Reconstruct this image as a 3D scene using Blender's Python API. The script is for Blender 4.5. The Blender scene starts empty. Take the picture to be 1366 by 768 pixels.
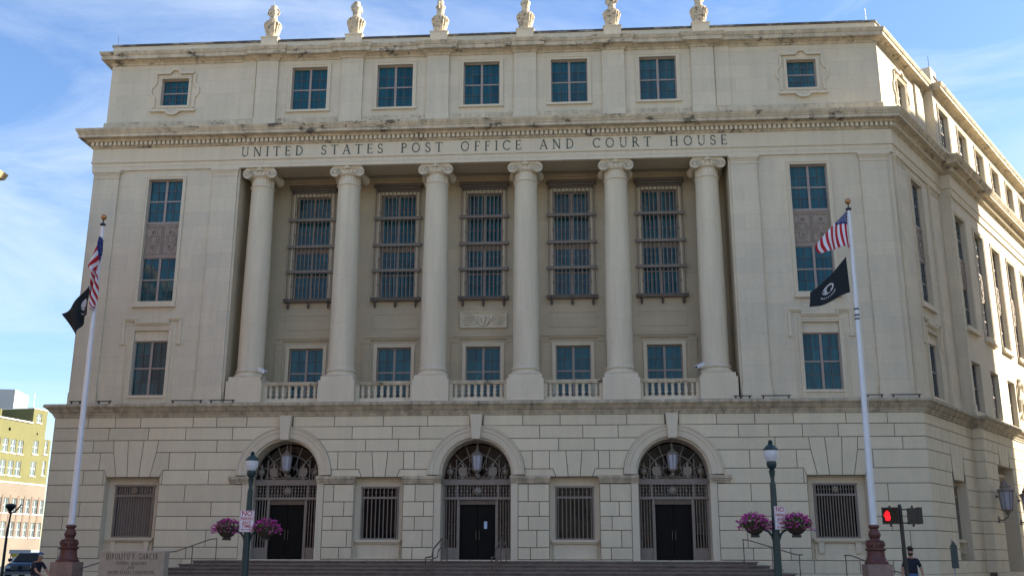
import bpy, bmesh, math, random
from math import sin, cos, tan, pi, radians, sqrt, atan2
from mathutils import Vector, Matrix, noise
random.seed(7)
S = bpy.context.scene
COL = S.collection

# ------------------------------------------------------------------ camera
cd = bpy.data.cameras.new('camera'); cam = bpy.data.objects.new('camera', cd); COL.objects.link(cam)
PT, YW, RL = 0.2602, -0.0709, 0.0024
Fv = Vector((sin(YW)*cos(PT), cos(YW)*cos(PT), sin(PT))); Rv = Vector((cos(YW), -sin(YW), 0)); Uv = Rv.cross(Fv)
Rv, Uv = Rv*cos(RL)+Uv*sin(RL), -Rv*sin(RL)+Uv*cos(RL)
CP = Vector((4.773, -45, 1.6))
cam.matrix_world = Matrix(((Rv.x, Uv.x, -Fv.x, CP.x), (Rv.y, Uv.y, -Fv.y, CP.y), (Rv.z, Uv.z, -Fv.z, CP.z), (0, 0, 0, 1)))
cd.sensor_fit = 'HORIZONTAL'; cd.sensor_width = 36; cd.lens = 36*1347.2/1366
cd.clip_start = 0.1; cd.clip_end = 4000
S.camera = cam
S.view_settings.view_transform = 'Standard'; S.view_settings.look = 'None'
S.view_settings.exposure = 1.66; S.view_settings.gamma = 1; S.view_settings.use_curve_mapping = False

# ------------------------------------------------------------------ light: sky and sun
SUN_AZ, SUN_EL = 75, 28          # azimuth clockwise from +Y
W = bpy.data.worlds.new('World'); S.world = W; W.use_nodes = True
nt = W.node_tree; nt.nodes.clear()
def N(nt, t, **k):
    n = nt.nodes.new(t)
    for a, b in k.items():
        if a == 'ins':
            for i, v in b.items(): n.inputs[i].default_value = v
        else: setattr(n, a, b)
    return n
sky = N(nt, 'ShaderNodeTexSky', sky_type='NISHITA', sun_disc=False, sun_elevation=radians(SUN_EL), sun_rotation=radians(SUN_AZ),
        altitude=100, air_density=1.2, dust_density=0.6, ozone_density=3.5)
tc = N(nt, 'ShaderNodeTexCoord')
mp = N(nt, 'ShaderNodeMapping', ins={'Rotation': (0.35, 0.2, 0.5), 'Scale': (1.0, 1.35, 3.6), 'Location': (0.35, 0.1, 0.3)})
nz = N(nt, 'ShaderNodeTexNoise', ins={'Scale': 2.3, 'Detail': 9, 'Roughness': 0.62, 'Distortion': 0.9})
rp = N(nt, 'ShaderNodeValToRGB'); rp.color_ramp.elements[0].position = 0.44; rp.color_ramp.elements[1].position = 0.80
rp.color_ramp.elements[0].color = (0.06, 0.06, 0.06, 1); rp.color_ramp.elements[1].color = (0.7, 0.7, 0.7, 1)
hs = N(nt, 'ShaderNodeHueSaturation', ins={'Hue': 0.508, 'Saturation': 1.16, 'Value': 1.0})
mx = N(nt, 'ShaderNodeMix', data_type='RGBA'); mx.inputs['B'].default_value = (4.0, 4.5, 5.2, 1)
bg = N(nt, 'ShaderNodeBackground', ins={'Strength': 0.080}); wo = N(nt, 'ShaderNodeOutputWorld')
L = nt.links.new
L(tc.outputs['Generated'], mp.inputs[0]); L(mp.outputs[0], nz.inputs['Vector']); L(nz.outputs['Fac'], rp.inputs[0])
L(sky.outputs[0], hs.inputs['Color']); L(hs.outputs[0], mx.inputs['A']); L(rp.outputs[0], mx.inputs['Factor'])
L(mx.outputs['Result'], bg.inputs['Color']); L(bg.outputs[0], wo.inputs[0])
sd = bpy.data.lights.new('sun', 'SUN'); so = bpy.data.objects.new('sun', sd); COL.objects.link(so)
sd.energy = 4.9; sd.angle = radians(0.5); sd.color = (1, 0.9, 0.74)
az, el = radians(SUN_AZ), radians(SUN_EL)
sv = Vector((sin(az)*cos(el), cos(az)*cos(el), sin(el)))
so.rotation_euler = (-sv).to_track_quat('-Z', 'Y').to_euler(); so.location = (60, 20, 80)

# ------------------------------------------------------------------ materials
def mat(name, base, rough=0.8, metal=0.0, var=0.0, scale=2.0, bump=0.0, bscale=30, objvar=0.0, streak=0.0, ashlar=None, grime=None, spec=0.5, emit=None, base2=None):
    m = bpy.data.materials.new(name); m.use_nodes = True; t = m.node_tree; b = t.nodes['Principled BSDF']
    b.inputs['Roughness'].default_value = rough; b.inputs['Metallic'].default_value = metal
    b.inputs['Specular IOR Level'].default_value = spec
    b.inputs['Base Color'].default_value = (*base, 1)
    if emit: b.inputs['Emission Color'].default_value = (*base, 1); b.inputs['Emission Strength'].default_value = emit
    ln = t.links.new
    geo = N(t, 'ShaderNodeNewGeometry'); col = None
    def rgb(c): n = N(t, 'ShaderNodeRGB'); n.outputs[0].default_value = (*c, 1); return n.outputs[0]
    def mul(c, f):      # multiply colour by scalar socket
        n = N(t, 'ShaderNodeVectorMath', operation='SCALE'); ln(c, n.inputs[0]); ln(f, n.inputs['Scale']); return n.outputs[0]
    def rng(src, a, c, lo=0.3, hi=0.7):
        n = N(t, 'ShaderNodeMapRange', ins={1: lo, 2: hi, 3: a, 4: c}); ln(src, n.inputs[0]); return n.outputs[0]
    def mixc(f, a, c):
        n = N(t, 'ShaderNodeMix', data_type='RGBA'); ln(f, n.inputs['Factor']); ln(a, n.inputs['A']); ln(c, n.inputs['B']); return n.outputs['Result']
    col = rgb(base)
    hgt = None
    if base2 or var:
        n = N(t, 'ShaderNodeTexNoise', ins={'Scale': scale, 'Detail': 6, 'Roughness': 0.65}); ln(geo.outputs['Position'], n.inputs['Vector'])
        if base2: col = mixc(rng(n.outputs['Fac'], 0, 1, 0.38, 0.62), col, rgb(base2))
        if var:
            col = mul(col, rng(n.outputs['Fac'], 1-var, 1+var))
            n2 = N(t, 'ShaderNodeTexNoise', ins={'Scale': scale*9, 'Detail': 4, 'Roughness': 0.7}); ln(geo.outputs['Position'], n2.inputs['Vector'])
            col = mul(col, rng(n2.outputs['Fac'], 1-var*.7, 1+var*.7))
    if objvar:
        oi = N(t, 'ShaderNodeObjectInfo'); col = mul(col, rng(oi.outputs['Random'], 1-objvar, 1+objvar, 0, 1))
    if streak:
        mpn = N(t, 'ShaderNodeMapping', ins={'Scale': (2.6, 2.6, 0.22)}); ln(geo.outputs['Position'], mpn.inputs[0])
        n = N(t, 'ShaderNodeTexNoise', ins={'Scale': 1.0, 'Detail': 7, 'Roughness': 0.7}); ln(mpn.outputs[0], n.inputs['Vector'])
        col = mul(col, rng(n.outputs['Fac'], 1-streak, 1.03, 0.36, 0.6))
    if ashlar is not None:
        ang, bw, bh, dk = ashlar
        mpn = N(t, 'ShaderNodeMapping', ins={'Rotation': (0, 0, -ang)}); ln(geo.outputs['Position'], mpn.inputs[0])
        sp = N(t, 'ShaderNodeSeparateXYZ'); ln(mpn.outputs[0], sp.inputs[0])
        cb = N(t, 'ShaderNodeCombineXYZ'); ln(sp.outputs['X'], cb.inputs['X']); ln(sp.outputs['Z'], cb.inputs['Y'])
        br = N(t, 'ShaderNodeTexBrick', ins={'Color1': (1, 1, 1, 1), 'Color2': (.91, .92, .94, 1), 'Mortar': (dk, dk*.97, dk*.93, 1), 'Scale': 1.0, 'Mortar Size': 0.011, 'Mortar Smooth': 0.2, 'Bias': 0.1, 'Brick Width': bw, 'Row Height': bh})
        ln(cb.outputs[0], br.inputs['Vector'])
        n = N(t, 'ShaderNodeVectorMath', operation='MULTIPLY'); ln(col, n.inputs[0]); ln(br.outputs['Color'], n.inputs[1]); col = n.outputs[0]
    if grime:
        gc, lo, hi, gs = grime
        mpn = N(t, 'ShaderNodeMapping', ins={'Scale': gs}); ln(geo.outputs['Position'], mpn.inputs[0])
        n = N(t, 'ShaderNodeTexNoise', ins={'Scale': 1.0, 'Detail': 9, 'Roughness': 0.75}); ln(mpn.outputs[0], n.inputs['Vector'])
        col = mixc(rng(n.outputs['Fac'], 0, 0.85, lo, hi), col, rgb(gc))
    ln(col, b.inputs['Base Color'])
    if bump:
        n = N(t, 'ShaderNodeTexNoise', ins={'Scale': bscale, 'Detail': 5, 'Roughness': 0.7}); ln(geo.outputs['Position'], n.inputs['Vector'])
        bp = N(t, 'ShaderNodeBump', ins={'Strength': bump, 'Distance': 0.03}); ln(n.outputs['Fac'], bp.inputs['Height']); ln(bp.outputs[0], b.inputs['Normal'])
    return m
SA = radians(55.7)
LIME = (.66, .58, .435)
DG = ((.035, .032, .028), .60, .68, (.9, .9, 3.0))
M_block = mat('limestone_block', (.69, .605, .44), .9, var=.09, scale=1.3, bump=.35, bscale=22, objvar=.06, streak=.03, base2=(.65, .57, .41))
M_joint = mat('mortar_joint', (.13, .10, .075), .95, var=.2, scale=3)
M_ash = mat('limestone_ashlar_front', LIME, .9, var=.06, scale=.9, bump=.25, bscale=20, streak=.05, ashlar=(0, 1.55, .71, .86), base2=(.635, .555, .415))
M_ashs = mat('limestone_ashlar_side', LIME, .9, var=.06, scale=.9, bump=.25, bscale=20, streak=.05, ashlar=(SA, 1.55, .71, .86), base2=(.635, .555, .415))
M_lime = mat('limestone_trim', LIME, .88, var=.07, scale=1.1, bump=.2, bscale=24, streak=.05, base2=(.62, .54, .405))
M_col = mat('limestone_shaft', (.68, .595, .435), .85, var=.08, scale=2.2, bump=.25, bscale=26, streak=.1, base2=(.62, .54, .40))
M_corn = mat('weathered_cornice_stone', (.60, .51, .365), .9, var=.10, scale=1.3, bump=.25, bscale=20, streak=.3, grime=(DG[0], .555, .63, (1.2, 1.2, 2.2)))
M_belt = mat('weathered_belt_stone', (.52, .445, .32), .9, var=.12, scale=1.6, bump=.25, bscale=20, streak=.4, grime=(DG[0], .55, .70, (2.2, 2.2, .6)))
M_cope = mat('blackened_coping_stone', (.30, .27, .22), .9, var=.2, scale=2, grime=((.03, .03, .03), .42, .50, (1.1, 1.1, 4)))
M_warm = mat('loggia_shade_stone', (.52, .435, .30), .9, var=.08, scale=1.0, bump=.2, bscale=20, ashlar=(0, 1.45, .71, .88), base2=(.49, .41, .285))  # limestone darkened in colour to deepen the shade inside the loggia
M_urn = mat('urn_stone', (.62, .52, .37), .85, var=.12, scale=5, grime=((.05, .05, .055), .50, .60, (5, 5, 8)))
M_span = mat('spandrel_metal', (.30, .245, .20), .6, var=.10, scale=4, metal=.0)
M_munt = mat('muntin_paint', (.07, .075, .075), .5)
M_frame = mat('window_frame_paint', (.32, .26, .23), .55, var=.05, scale=5)
M_bronze = mat('bronze', (.13, .105, .085), .5, metal=.35, var=.2, scale=6)
M_bronze2 = mat('light_bronze', (.235, .20, .17), .55, metal=.2, var=.15, scale=7)
M_gold = mat('gilt_bronze', (.22, .185, .15), .5, metal=.3, var=.15, scale=9)
M_door = mat('black_door', (.006, .0055, .005), .6, spec=.15)
M_iron = mat('black_iron', (.02, .02, .02), .5)
M_green = mat('dark_green_paint', (.008, .035, .036), .4, var=.1, scale=6)
M_letter = mat('inscription_green', (.05, .075, .06), .7)
M_white = mat('white_paint', (.72, .74, .78), .35, var=.05, scale=2)
M_cast = mat('cast_iron_base', (.13, .048, .038), .5, var=.2, scale=5, metal=.2, grime=((.03, .015, .012), .5, .7, (6, 6, 6)))
M_pink = mat('pink_granite', (.27, .185, .15), .75, var=.22, scale=3, bump=.15)
M_sgran = mat('sign_granite', (.37, .315, .24), .75, var=.16, scale=3, bump=.15)
M_step = mat('step_granite', (.19, .155, .13), .8, var=.2, scale=3, bump=.2, grime=((.06, .05, .045), .5, .75, (1.2, 3, 3)))
M_asph = mat('asphalt', (.05, .05, .052), .9, var=.2, scale=.6, bump=.3)
M_walk = mat('pavement_concrete', (.33, .31, .28), .9, var=.15, scale=.8, bump=.2, ashlar=None)
M_grav = mat('roof_gravel', (.3, .28, .25), .95, var=.15)
def glass(name, c1, c2):
    m = bpy.data.materials.new(name); m.use_nodes = True; t = m.node_tree; b = t.nodes['Principled BSDF']; ln = t.links.new
    b.inputs['Roughness'].default_value = .06; b.inputs['IOR'].default_value = 1.42
    oi = N(t, 'ShaderNodeObjectInfo'); geo = N(t, 'ShaderNodeNewGeometry')
    r = N(t, 'ShaderNodeValToRGB'); e = r.color_ramp.elements; e[0].color = (*c1, 1); e[1].color = (*c2, 1)
    # curtains hanging behind the pane: soft vertical folds
    mpn = N(t, 'ShaderNodeMapping', ins={'Scale': (9, 9, .35)}); ln(geo.outputs['Position'], mpn.inputs[0])
    n = N(t, 'ShaderNodeTexNoise', ins={'Scale': 1.0, 'Detail': 3}); ln(mpn.outputs[0], n.inputs['Vector'])
    a = N(t, 'ShaderNodeMath', operation='MULTIPLY_ADD'); ln(n.outputs['Fac'], a.inputs[0]); a.inputs[1].default_value = 1.5
    b2 = N(t, 'ShaderNodeMath', operation='MULTIPLY_ADD'); ln(oi.outputs['Random'], b2.inputs[0]); b2.inputs[1].default_value = .35; b2.inputs[2].default_value = -.42
    ln(b2.outputs[0], a.inputs[2]); ln(a.outputs[0], r.inputs[0]); ln(r.outputs[0], b.inputs['Base Color'])
    nb = N(t, 'ShaderNodeTexNoise', ins={'Scale': 1.6}); ln(geo.outputs['Position'], nb.inputs['Vector'])
    bp = N(t, 'ShaderNodeBump', ins={'Strength': .12, 'Distance': .05}); ln(nb.outputs['Fac'], bp.inputs['Height']); ln(bp.outputs[0], b.inputs['Normal'])
    return m
M_glass = glass('window_glass', (.003, .020, .034), (.018, .125, .155))
M_gdark = glass('dark_glass', (.003, .004, .005), (.010, .014, .016))
M_gdark.node_tree.nodes['Principled BSDF'].inputs['Specular IOR Level'].default_value = .2
M_gblind = glass('blind_glass', (.13, .115, .10), (.24, .21, .19))

# ------------------------------------------------------------------ mesh helpers (local x right, y inward, z up)
def link(o, parent=None, M=None):
    COL.objects.link(o)
    if parent: o.parent = parent
    if M is not None: o.matrix_local = M
    return o
class MB:
    def __init__(s): s.v = []; s.f = []; s.uv = None
    def add(s, vs, fs):
        k = len(s.v); s.v += [tuple(p) for p in vs]; s.f += [tuple(i+k for i in f) for f in fs]; return s
    def box(s, x0, x1, y0, y1, z0, z1):
        return s.add([(x0,y0,z0),(x1,y0,z0),(x1,y1,z0),(x0,y1,z0),(x0,y0,z1),(x1,y0,z1),(x1,y1,z1),(x0,y1,z1)],
                     [(0,1,5,4),(1,2,6,5),(2,3,7,6),(3,0,4,7),(4,5,6,7),(3,2,1,0)])
    def cbox(s, cx, cy, cz, dx, dy, dz): return s.box(cx-dx/2, cx+dx/2, cy-dy/2, cy+dy/2, cz-dz/2, cz+dz/2)
    def quad(s, a, b, c, d): return s.add([a, b, c, d], [(0, 1, 2, 3)])
    def prism(s, poly, y0, y1, bev=0.0):      # poly in (x,z), counter-clockwise seen from -y; front at y0
        n = len(poly)
        if bev:
            inn = inset(poly, bev)
            vs = [(x, y1, z) for x, z in poly]+[(x, y0+bev, z) for x, z in poly]+[(x, y0, z) for x, z in inn]
            fs = [(i, (i+1) % n, n+(i+1) % n, n+i) for i in range(n)]+[(n+i, n+(i+1) % n, 2*n+(i+1) % n, 2*n+i) for i in range(n)]+[tuple(range(2*n, 3*n))]
        else:
            vs = [(x, y1, z) for x, z in poly]+[(x, y0, z) for x, z in poly]
            fs = [(i, (i+1) % n, n+(i+1) % n, n+i) for i in range(n)]+[tuple(range(n, 2*n)), tuple(range(n-1, -1, -1))]
        return s.add(vs, fs)
    def tube(s, pts, r, n=8, caps=True):
        pts = [Vector(p) for p in pts]; rs = r if isinstance(r, (list, tuple)) else [r]*len(pts); rings = []
        up = Vector((0, 0, 1))
        for i, p in enumerate(pts):
            d = (pts[min(i+1, len(pts)-1)]-pts[max(i-1, 0)])
            if d.length < 1e-9: d = Vector((0, 0, 1))
            d.normalize(); a = d.cross(up if abs(d.z) < .95 else Vector((0, 1, 0))).normalized(); b = d.cross(a)
            rings.append([p+(a*cos(2*pi*j/n)+b*sin(2*pi*j/n))*rs[i] for j in range(n)])
        vs = [q for rg in rings for q in rg]
        fs = [(i*n+j, i*n+(j+1) % n, (i+1)*n+(j+1) % n, (i+1)*n+j) for i in range(len(pts)-1) for j in range(n)]
        if caps: fs += [tuple(range(n-1, -1, -1)), tuple(range((len(pts)-1)*n, len(pts)*n))]
        return s.add(vs, fs)
    def lathe(s, prof, c=(0, 0, 0), n=24, fl=None, fn=16, axis='z', cap=True):    # prof: (r,z[,flute])
        vs = []; k = len(prof)
        for p in prof:
            r, z = p[0], p[1]; f = p[2] if len(p) > 2 else 0
            for j in range(n):
                a = 2*pi*j/n; rr = r*(1-f*(.5-.5*cos(a*fn)))
                if axis == 'z': vs.append((c[0]+rr*cos(a), c[1]+rr*sin(a), c[2]+z))
                elif axis == 'y': vs.append((c[0]+rr*cos(a), c[1]+z, c[2]+rr*sin(a)))
                else: vs.append((c[0]+z, c[1]+rr*cos(a), c[2]+rr*sin(a)))
        fs = [(i*n+j, i*n+(j+1) % n, (i+1)*n+(j+1) % n, (i+1)*n+j) for i in range(k-1) for j in range(n)]
        if cap: fs += [tuple(range(n-1, -1, -1)), tuple(range((k-1)*n, k*n))]
        return s.add(vs, fs)
    def stroke(s, pts, w, y0, y1, closed=False):     # flat rectangular moulding along a polyline in (x,z)
        n = len(pts); L_, R_ = [], []
        for i in range(n):
            a = pts[i-1] if (i or closed) else None; b = pts[(i+1) % n] if (i < n-1 or closed) else None; p = pts[i]
            def nrm(u, v): d = (v[0]-u[0], v[1]-u[1]); l = sqrt(d[0]**2+d[1]**2) or 1; return (-d[1]/l, d[0]/l)
            if a is None: m = nrm(p, b); k = 1
            elif b is None: m = nrm(a, p); k = 1
            else:
                n1, n2 = nrm(a, p), nrm(p, b); m = (n1[0]+n2[0], n1[1]+n2[1]); k = 1+n1[0]*n2[0]+n1[1]*n2[1]; k = max(k, .35); m = (m[0]/k, m[1]/k)
            L_.append((p[0]+m[0]*w/2, p[1]+m[1]*w/2)); R_.append((p[0]-m[0]*w/2, p[1]-m[1]*w/2))
        vs = []; fs = []
        for a, b in zip(L_, R_): vs += [(a[0], y0, a[1]), (b[0], y0, b[1]), (b[0], y1, b[1]), (a[0], y1, a[1])]
        for i in range(n if closed else n-1):
            p, q = 4*i, 4*((i+1) % n)
            for j in range(4): fs.append((p+j, p+(j+1) % 4, q+(j+1) % 4, q+j))
        if not closed: fs += [(3, 2, 1, 0), (4*n-4, 4*n-3, 4*n-2, 4*n-1)]
        return s.add(vs, fs)
    def ball(s, c, r, n=10, k=6, sx=1, sy=1, sz=1):
        vs = [(c[0]+r*sx*sin(pi*i/k)*cos(2*pi*j/n), c[1]+r*sy*sin(pi*i/k)*sin(2*pi*j/n), c[2]+r*sz*cos(pi*i/k)) for i in range(k+1) for j in range(n)]
        return s.add(vs, [(i*n+j, i*n+(j+1) % n, (i+1)*n+(j+1) % n, (i+1)*n+j) for i in range(k) for j in range(n)])
    def arc(s, prof, c, a0, a1, n, z0, closed=True):   # profile (r,y) swept about the y axis at (c, z0)
        k = len(prof); vs = []
        for i in range(n+1):
            a = a0+(a1-a0)*i/n
            vs += [(c+r*cos(a), y, z0+r*sin(a)) for r, y in prof]
        fs = [(i*k+j, i*k+(j+1) % k, (i+1)*k+(j+1) % k, (i+1)*k+j) for i in range(n) for j in range(k if closed else k-1)]
        if closed: fs += [tuple(range(k)), tuple(range(n*k+k-1, n*k-1, -1))]
        return s.add(vs, fs)
    def sheet(s, x0, x1, z0, z1, y, holes=(), rev=0):    # wall face with openings and their reveals
        hs_ = [h for h in holes if h[1] > x0 and h[0] < x1]
        xs = sorted({x0, x1, *[min(max(h[i], x0), x1) for h in hs_ for i in (0, 1)]}); zs = sorted({z0, z1, *[min(max(h[i], z0), z1) for h in hs_ for i in (2, 3)]})
        for a, b in zip(xs, xs[1:]):
            run = None
            for c, d in zip(zs, zs[1:]):
                m = ((a+b)/2, (c+d)/2); solid = not any(h[0] < m[0] < h[1] and h[2] < m[1] < h[3] for h in hs_)
                if solid: run = [run[0], d] if run else [c, d]
                if not solid and run: s.quad((a, y, run[0]), (b, y, run[0]), (b, y, run[1]), (a, y, run[1])); run = None
            if run: s.quad((a, y, run[0]), (b, y, run[0]), (b, y, run[1]), (a, y, run[1]))
        if rev:
            for a, b, c, d in hs_:
                e = y+rev
                s.quad((a, y, c), (a, e, c), (a, e, d), (a, y, d)); s.quad((b, y, c), (b, y, d), (b, e, d), (b, e, c))
                s.quad((a, y, d), (a, e, d), (b, e, d), (b, y, d)); s.quad((a, y, c), (b, y, c), (b, e, c), (a, e, c))
        return s
    def mesh(s, name, m, smooth=None, recalc=True):
        me = bpy.data.meshes.new(name); me.from_pydata(s.v, [], s.f)
        if s.uv:
            ul = me.uv_layers.new(name='UVMap')
            for lp in me.loops: ul.data[lp.index].uv = s.uv[lp.vertex_index]
        if recalc:
            bm = bmesh.new(); bm.from_mesh(me); bmesh.ops.recalc_face_normals(bm, faces=bm.faces); bm.to_mesh(me); bm.free()
        if smooth:
            me.polygons.foreach_set('use_smooth', [True]*len(me.polygons)); me.update()
            try: me.set_sharp_from_angle(angle=radians(smooth))
            except Exception: pass
        for q in (m if isinstance(m, (list, tuple)) else [m]): me.materials.append(q)
        return me
    def build(s, name, m, parent=None, M=None, smooth=None, label=None, kind=None, recalc=True):
        o = bpy.data.objects.new(name, s.mesh(name, m, smooth, recalc)); link(o, parent, M)
        if label: o['label'] = label
        if kind: o['kind'] = kind
        return o
def inset(poly, d):
    out = []; n = len(poly)
    for i in range(n):
        a, p, b = poly[i-1], poly[i], poly[(i+1) % n]
        def nr(u, v): x, z = v[0]-u[0], v[1]-u[1]; l = sqrt(x*x+z*z) or 1; return (-z/l, x/l)
        n1, n2 = nr(a, p), nr(p, b); k = max(1+n1[0]*n2[0]+n1[1]*n2[1], .3)
        out.append((p[0]+(n1[0]+n2[0])/k*d, p[1]+(n1[1]+n2[1])/k*d))
    return out
def inst(name, me, parent=None, M=None, label=None):
    o = bpy.data.objects.new(name, me); link(o, parent, M)
    if label: o['label'] = label
    return o
def thing(name, label, cat, loc=(0, 0, 0), rz=0, group=None):
    o = bpy.data.objects.new(name, None); o.empty_display_size = .5; COL.objects.link(o)
    o.location = loc; o.rotation_euler = (0, 0, rz); o['label'] = label; o['category'] = cat
    if group: o['group'] = group
    return o
def tag(o, label, cat, group=None):
    o['label'] = label; o['category'] = cat
    if group: o['group'] = group
    return o
def struct(o): o['kind'] = 'structure'; return o
T = Matrix.Translation
SX = 19.55
MF = Matrix.Identity(4)
MS = T((SX, 0, 0)) @ Matrix.Rotation(SA, 4, 'Z')
SU = Vector((cos(SA), sin(SA))); SN = Vector((sin(SA), -cos(SA)))
def sp(u, o): return (SX+SU.x*u+SN.x*o, SU.y*u+SN.y*o)
JOG, JO, UE = 7.7, .45, 60
PATH = [(-SX, 49.6), (-SX, 0), (SX, 0), sp(JOG, 0), sp(JOG, JO), sp(UE, JO)]
PATH.append((sp(UE, JO)[0], 49.6))
def sweep(mb, path, prof, closed=True):
    n = len(path); k = len(prof); offs = []
    for i in range(n):
        a = path[i-1] if (i or closed) else None; b = path[(i+1) % n] if (i < n-1 or closed) else None; p = path[i]
        def nr(u, v): x, y = v[0]-u[0], v[1]-u[1]; l = sqrt(x*x+y*y) or 1; return (y/l*-1*-1, -x/l)
        if a is None: m = nr(p, b)
        elif b is None: m = nr(a, p)
        else:
            n1, n2 = nr(a, p), nr(p, b); q = max(1+n1[0]*n2[0]+n1[1]*n2[1], .2); m = ((n1[0]+n2[0])/q, (n1[1]+n2[1])/q)
        offs.append(m)
    # right-hand normals of this path point inward for a clockwise plan, so flip
    vs = [(p[0]-m[0]*o*SGN, p[1]-m[1]*o*SGN, z) for p, m in zip(path, offs) for o, z in prof]
    fs = [(i*k+j, i*k+j+1, ((i+1) % n)*k+j+1, ((i+1) % n)*k+j) for i in range(n if closed else n-1) for j in range(k-1)]
    return mb.add(vs, fs)
SGN = 1
# test orientation: segment 1 (front) must offset towards -y for positive o
_m = MB(); sweep(_m, PATH, [(1, 0), (1, 1)])
if _m.v[2][1] > 0: SGN = -1

# ------------------------------------------------------------------ setting: ground, road, pavement
g = MB().box(-1500, 1500, -1500, 1500, -.5, 0).build('ground', M_asph); struct(g)
pv = MB(); pp = [(-24, -18), (22, -18), (sp(-6, 6)[0], sp(-6, 6)[1]), sp(80, 6), (-24, sp(80, 6)[1])]
pv.add([(x, y, .004) for x, y in pp]+[(x, y, .15) for x, y in pp], [(0, 1, 2, 3, 4), (5, 6, 7, 8, 9)]+[(i, (i+1) % 5, 5+(i+1) % 5, 5+i) for i in range(5)])
struct(pv.build('pavement', M_walk))

M_pl = mat('bounce_flagstone', (.46, .41, .32), .85, var=.15, scale=.5, bump=.2, ashlar=None)
struct(MB().box(-70, 60, -95, -30, .01, .16).build('bounce_plaza', M_pl))  # unseen pale paving added to bounce sunlight onto the front

# ------------------------------------------------------------------ the courthouse
B = thing('government_building', 'pale limestone neoclassical government building with six Ionic columns above three arched entrances', 'building', (0, 0, 0))

BZ = [.95, 1.50, 2.00, 2.73, 3.32, 3.95, 4.71, 5.36, 6.15, 6.70, 7.27, 7.76]
ARC = (-8.66, 0, 8.66); SW = (-4.33, 4.33); FW = (-15.6, 15.6); AZ = 5.12; AR = 2.16
JM, BEV = .014, .012
def blk(mb, poly):
    p = inset(poly, JM); mb.prism(p, 0.0, .03, BEV)
blocks = []
def circ(c, R, side):
    return lambda z: c+side*sqrt(max(R*R-(z-AZ)**2, 0))
rng = random.Random(11)
def fill(r, z0, z1, Lf, Rf, last):
    zm = (z0+z1)/2
    a, b = Lf(zm), Rf(zm); w = b-a
    n = max(1, round(w/rng.uniform(1.35, 1.9)))
    if w < .35: n = 1
    elif w < 2.0: n = 2
    cuts = []
    for i in range(1, n):
        c = a+w*i/n+rng.uniform(-.16, .16)*w/n
        if n == 2: c = a+w*((.36 if r % 2 else .64)+rng.uniform(-.05, .05))
        elif n > 2 and r % 2: c += .22*w/n
        for q in last:
            if abs(q-c) < .18: c += .3 if c-q >= 0 else -.3
        cuts.append(min(max(c, a+.25), b-.25))
    fs = [Lf]+[(lambda z, c=c: c) for c in cuts]+[Rf]
    for l, q in zip(fs, fs[1:]):
        curved = abs(l(z0)-2*l(zm)+l(z1)) > 1e-4 or abs(q(z0)-2*q(zm)+q(z1)) > 1e-4
        k = 8 if curved else 1
        right = [(q(z0+(z1-z0)*i/k), z0+(z1-z0)*i/k) for i in range(k+1)]
        left = [(l(z0+(z1-z0)*i/k), z0+(z1-z0)*i/k) for i in range(k, -1, -1)]
        blocks.append(right[0:1]*0+[left[-1]]+right+left[:-1] if False else [*( [left[-1]] ), *right, *left[:-1]])
    return cuts
K = lambda v: (lambda z: v)
last = []
for r in range(len(BZ)-1):
    z0, z1 = BZ[r], BZ[r+1]; ex = []
    for c in ARC:
        if z1 <= 1.51: pass
        elif z1 <= AZ: ex.append((K(c-1.86), K(c+1.86)))
        elif z1 <= 7.3:
            zlo = max(z0, AZ)
            if z0 < AZ: ex.append((K(c-AR), K(c+AR)))
            else: ex.append((circ(c, AR, -1), circ(c, AR, 1)))
        else: ex.append((K(c-.30), K(c+.30)))
    for c in SW:
        if z0 >= 1.5 and z1 <= 4.72: ex.append((K(c-1.1), K(c+1.1)))
        elif z0 == 4.71: ex.append((K(c-2.2), K(c+2.2)))        # built by hand below
        elif z0 == 5.36: ex.append((K(c-1.08), K(c+1.08)))
    for c in FW:
        if z0 >= 1.5 and z1 <= 4.72: ex.append((K(c-1.24), K(c+1.24)))
        elif z0 == 4.71: ex.append((K(c-1.37), K(c+1.37)))
        elif z0 == 5.36: ex.append((K(c-1.62), K(c+1.62)))
        elif z0 == 6.15: ex.append(((lambda z, c=c: c-1.0-.05*(z-6.15)/.55), (lambda z, c=c: c+1.0+.05*(z-6.15)/.55)))
    zm = (z0+z1)/2; ex.sort(key=lambda e: e[0](zm))
    Lc = K(-SX); cur = []
    for lo, hi in ex+[(K(SX), None)]:
        if lo(zm)-Lc(zm) > .12: cur += fill(r, z0, z1, Lc, lo, last)
        if hi is not None and hi(zm) > Lc(zm): Lc = hi
    last = cur
for c in SW:
    for sgn in (-1, 1):
        t = lambda p: [(c+sgn*x, z) for x, z in p] if sgn > 0 else [(c-x, z) for x, z in reversed(p)]
        blocks.append(t([(.26, 5.02), (.80, 5.02), (.93, 5.36), (1.08, 5.36), (1.08, 6.15), (.36, 6.15)]))
        blocks.append(t([(.80, 5.02), (2.17, 5.02), (2.17, 5.36), (.93, 5.36)]))
    blocks.append([(c-.26, 5.02), (c+.26, 5.02), (c+.36, 6.15), (c-.36, 6.15)])
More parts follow.
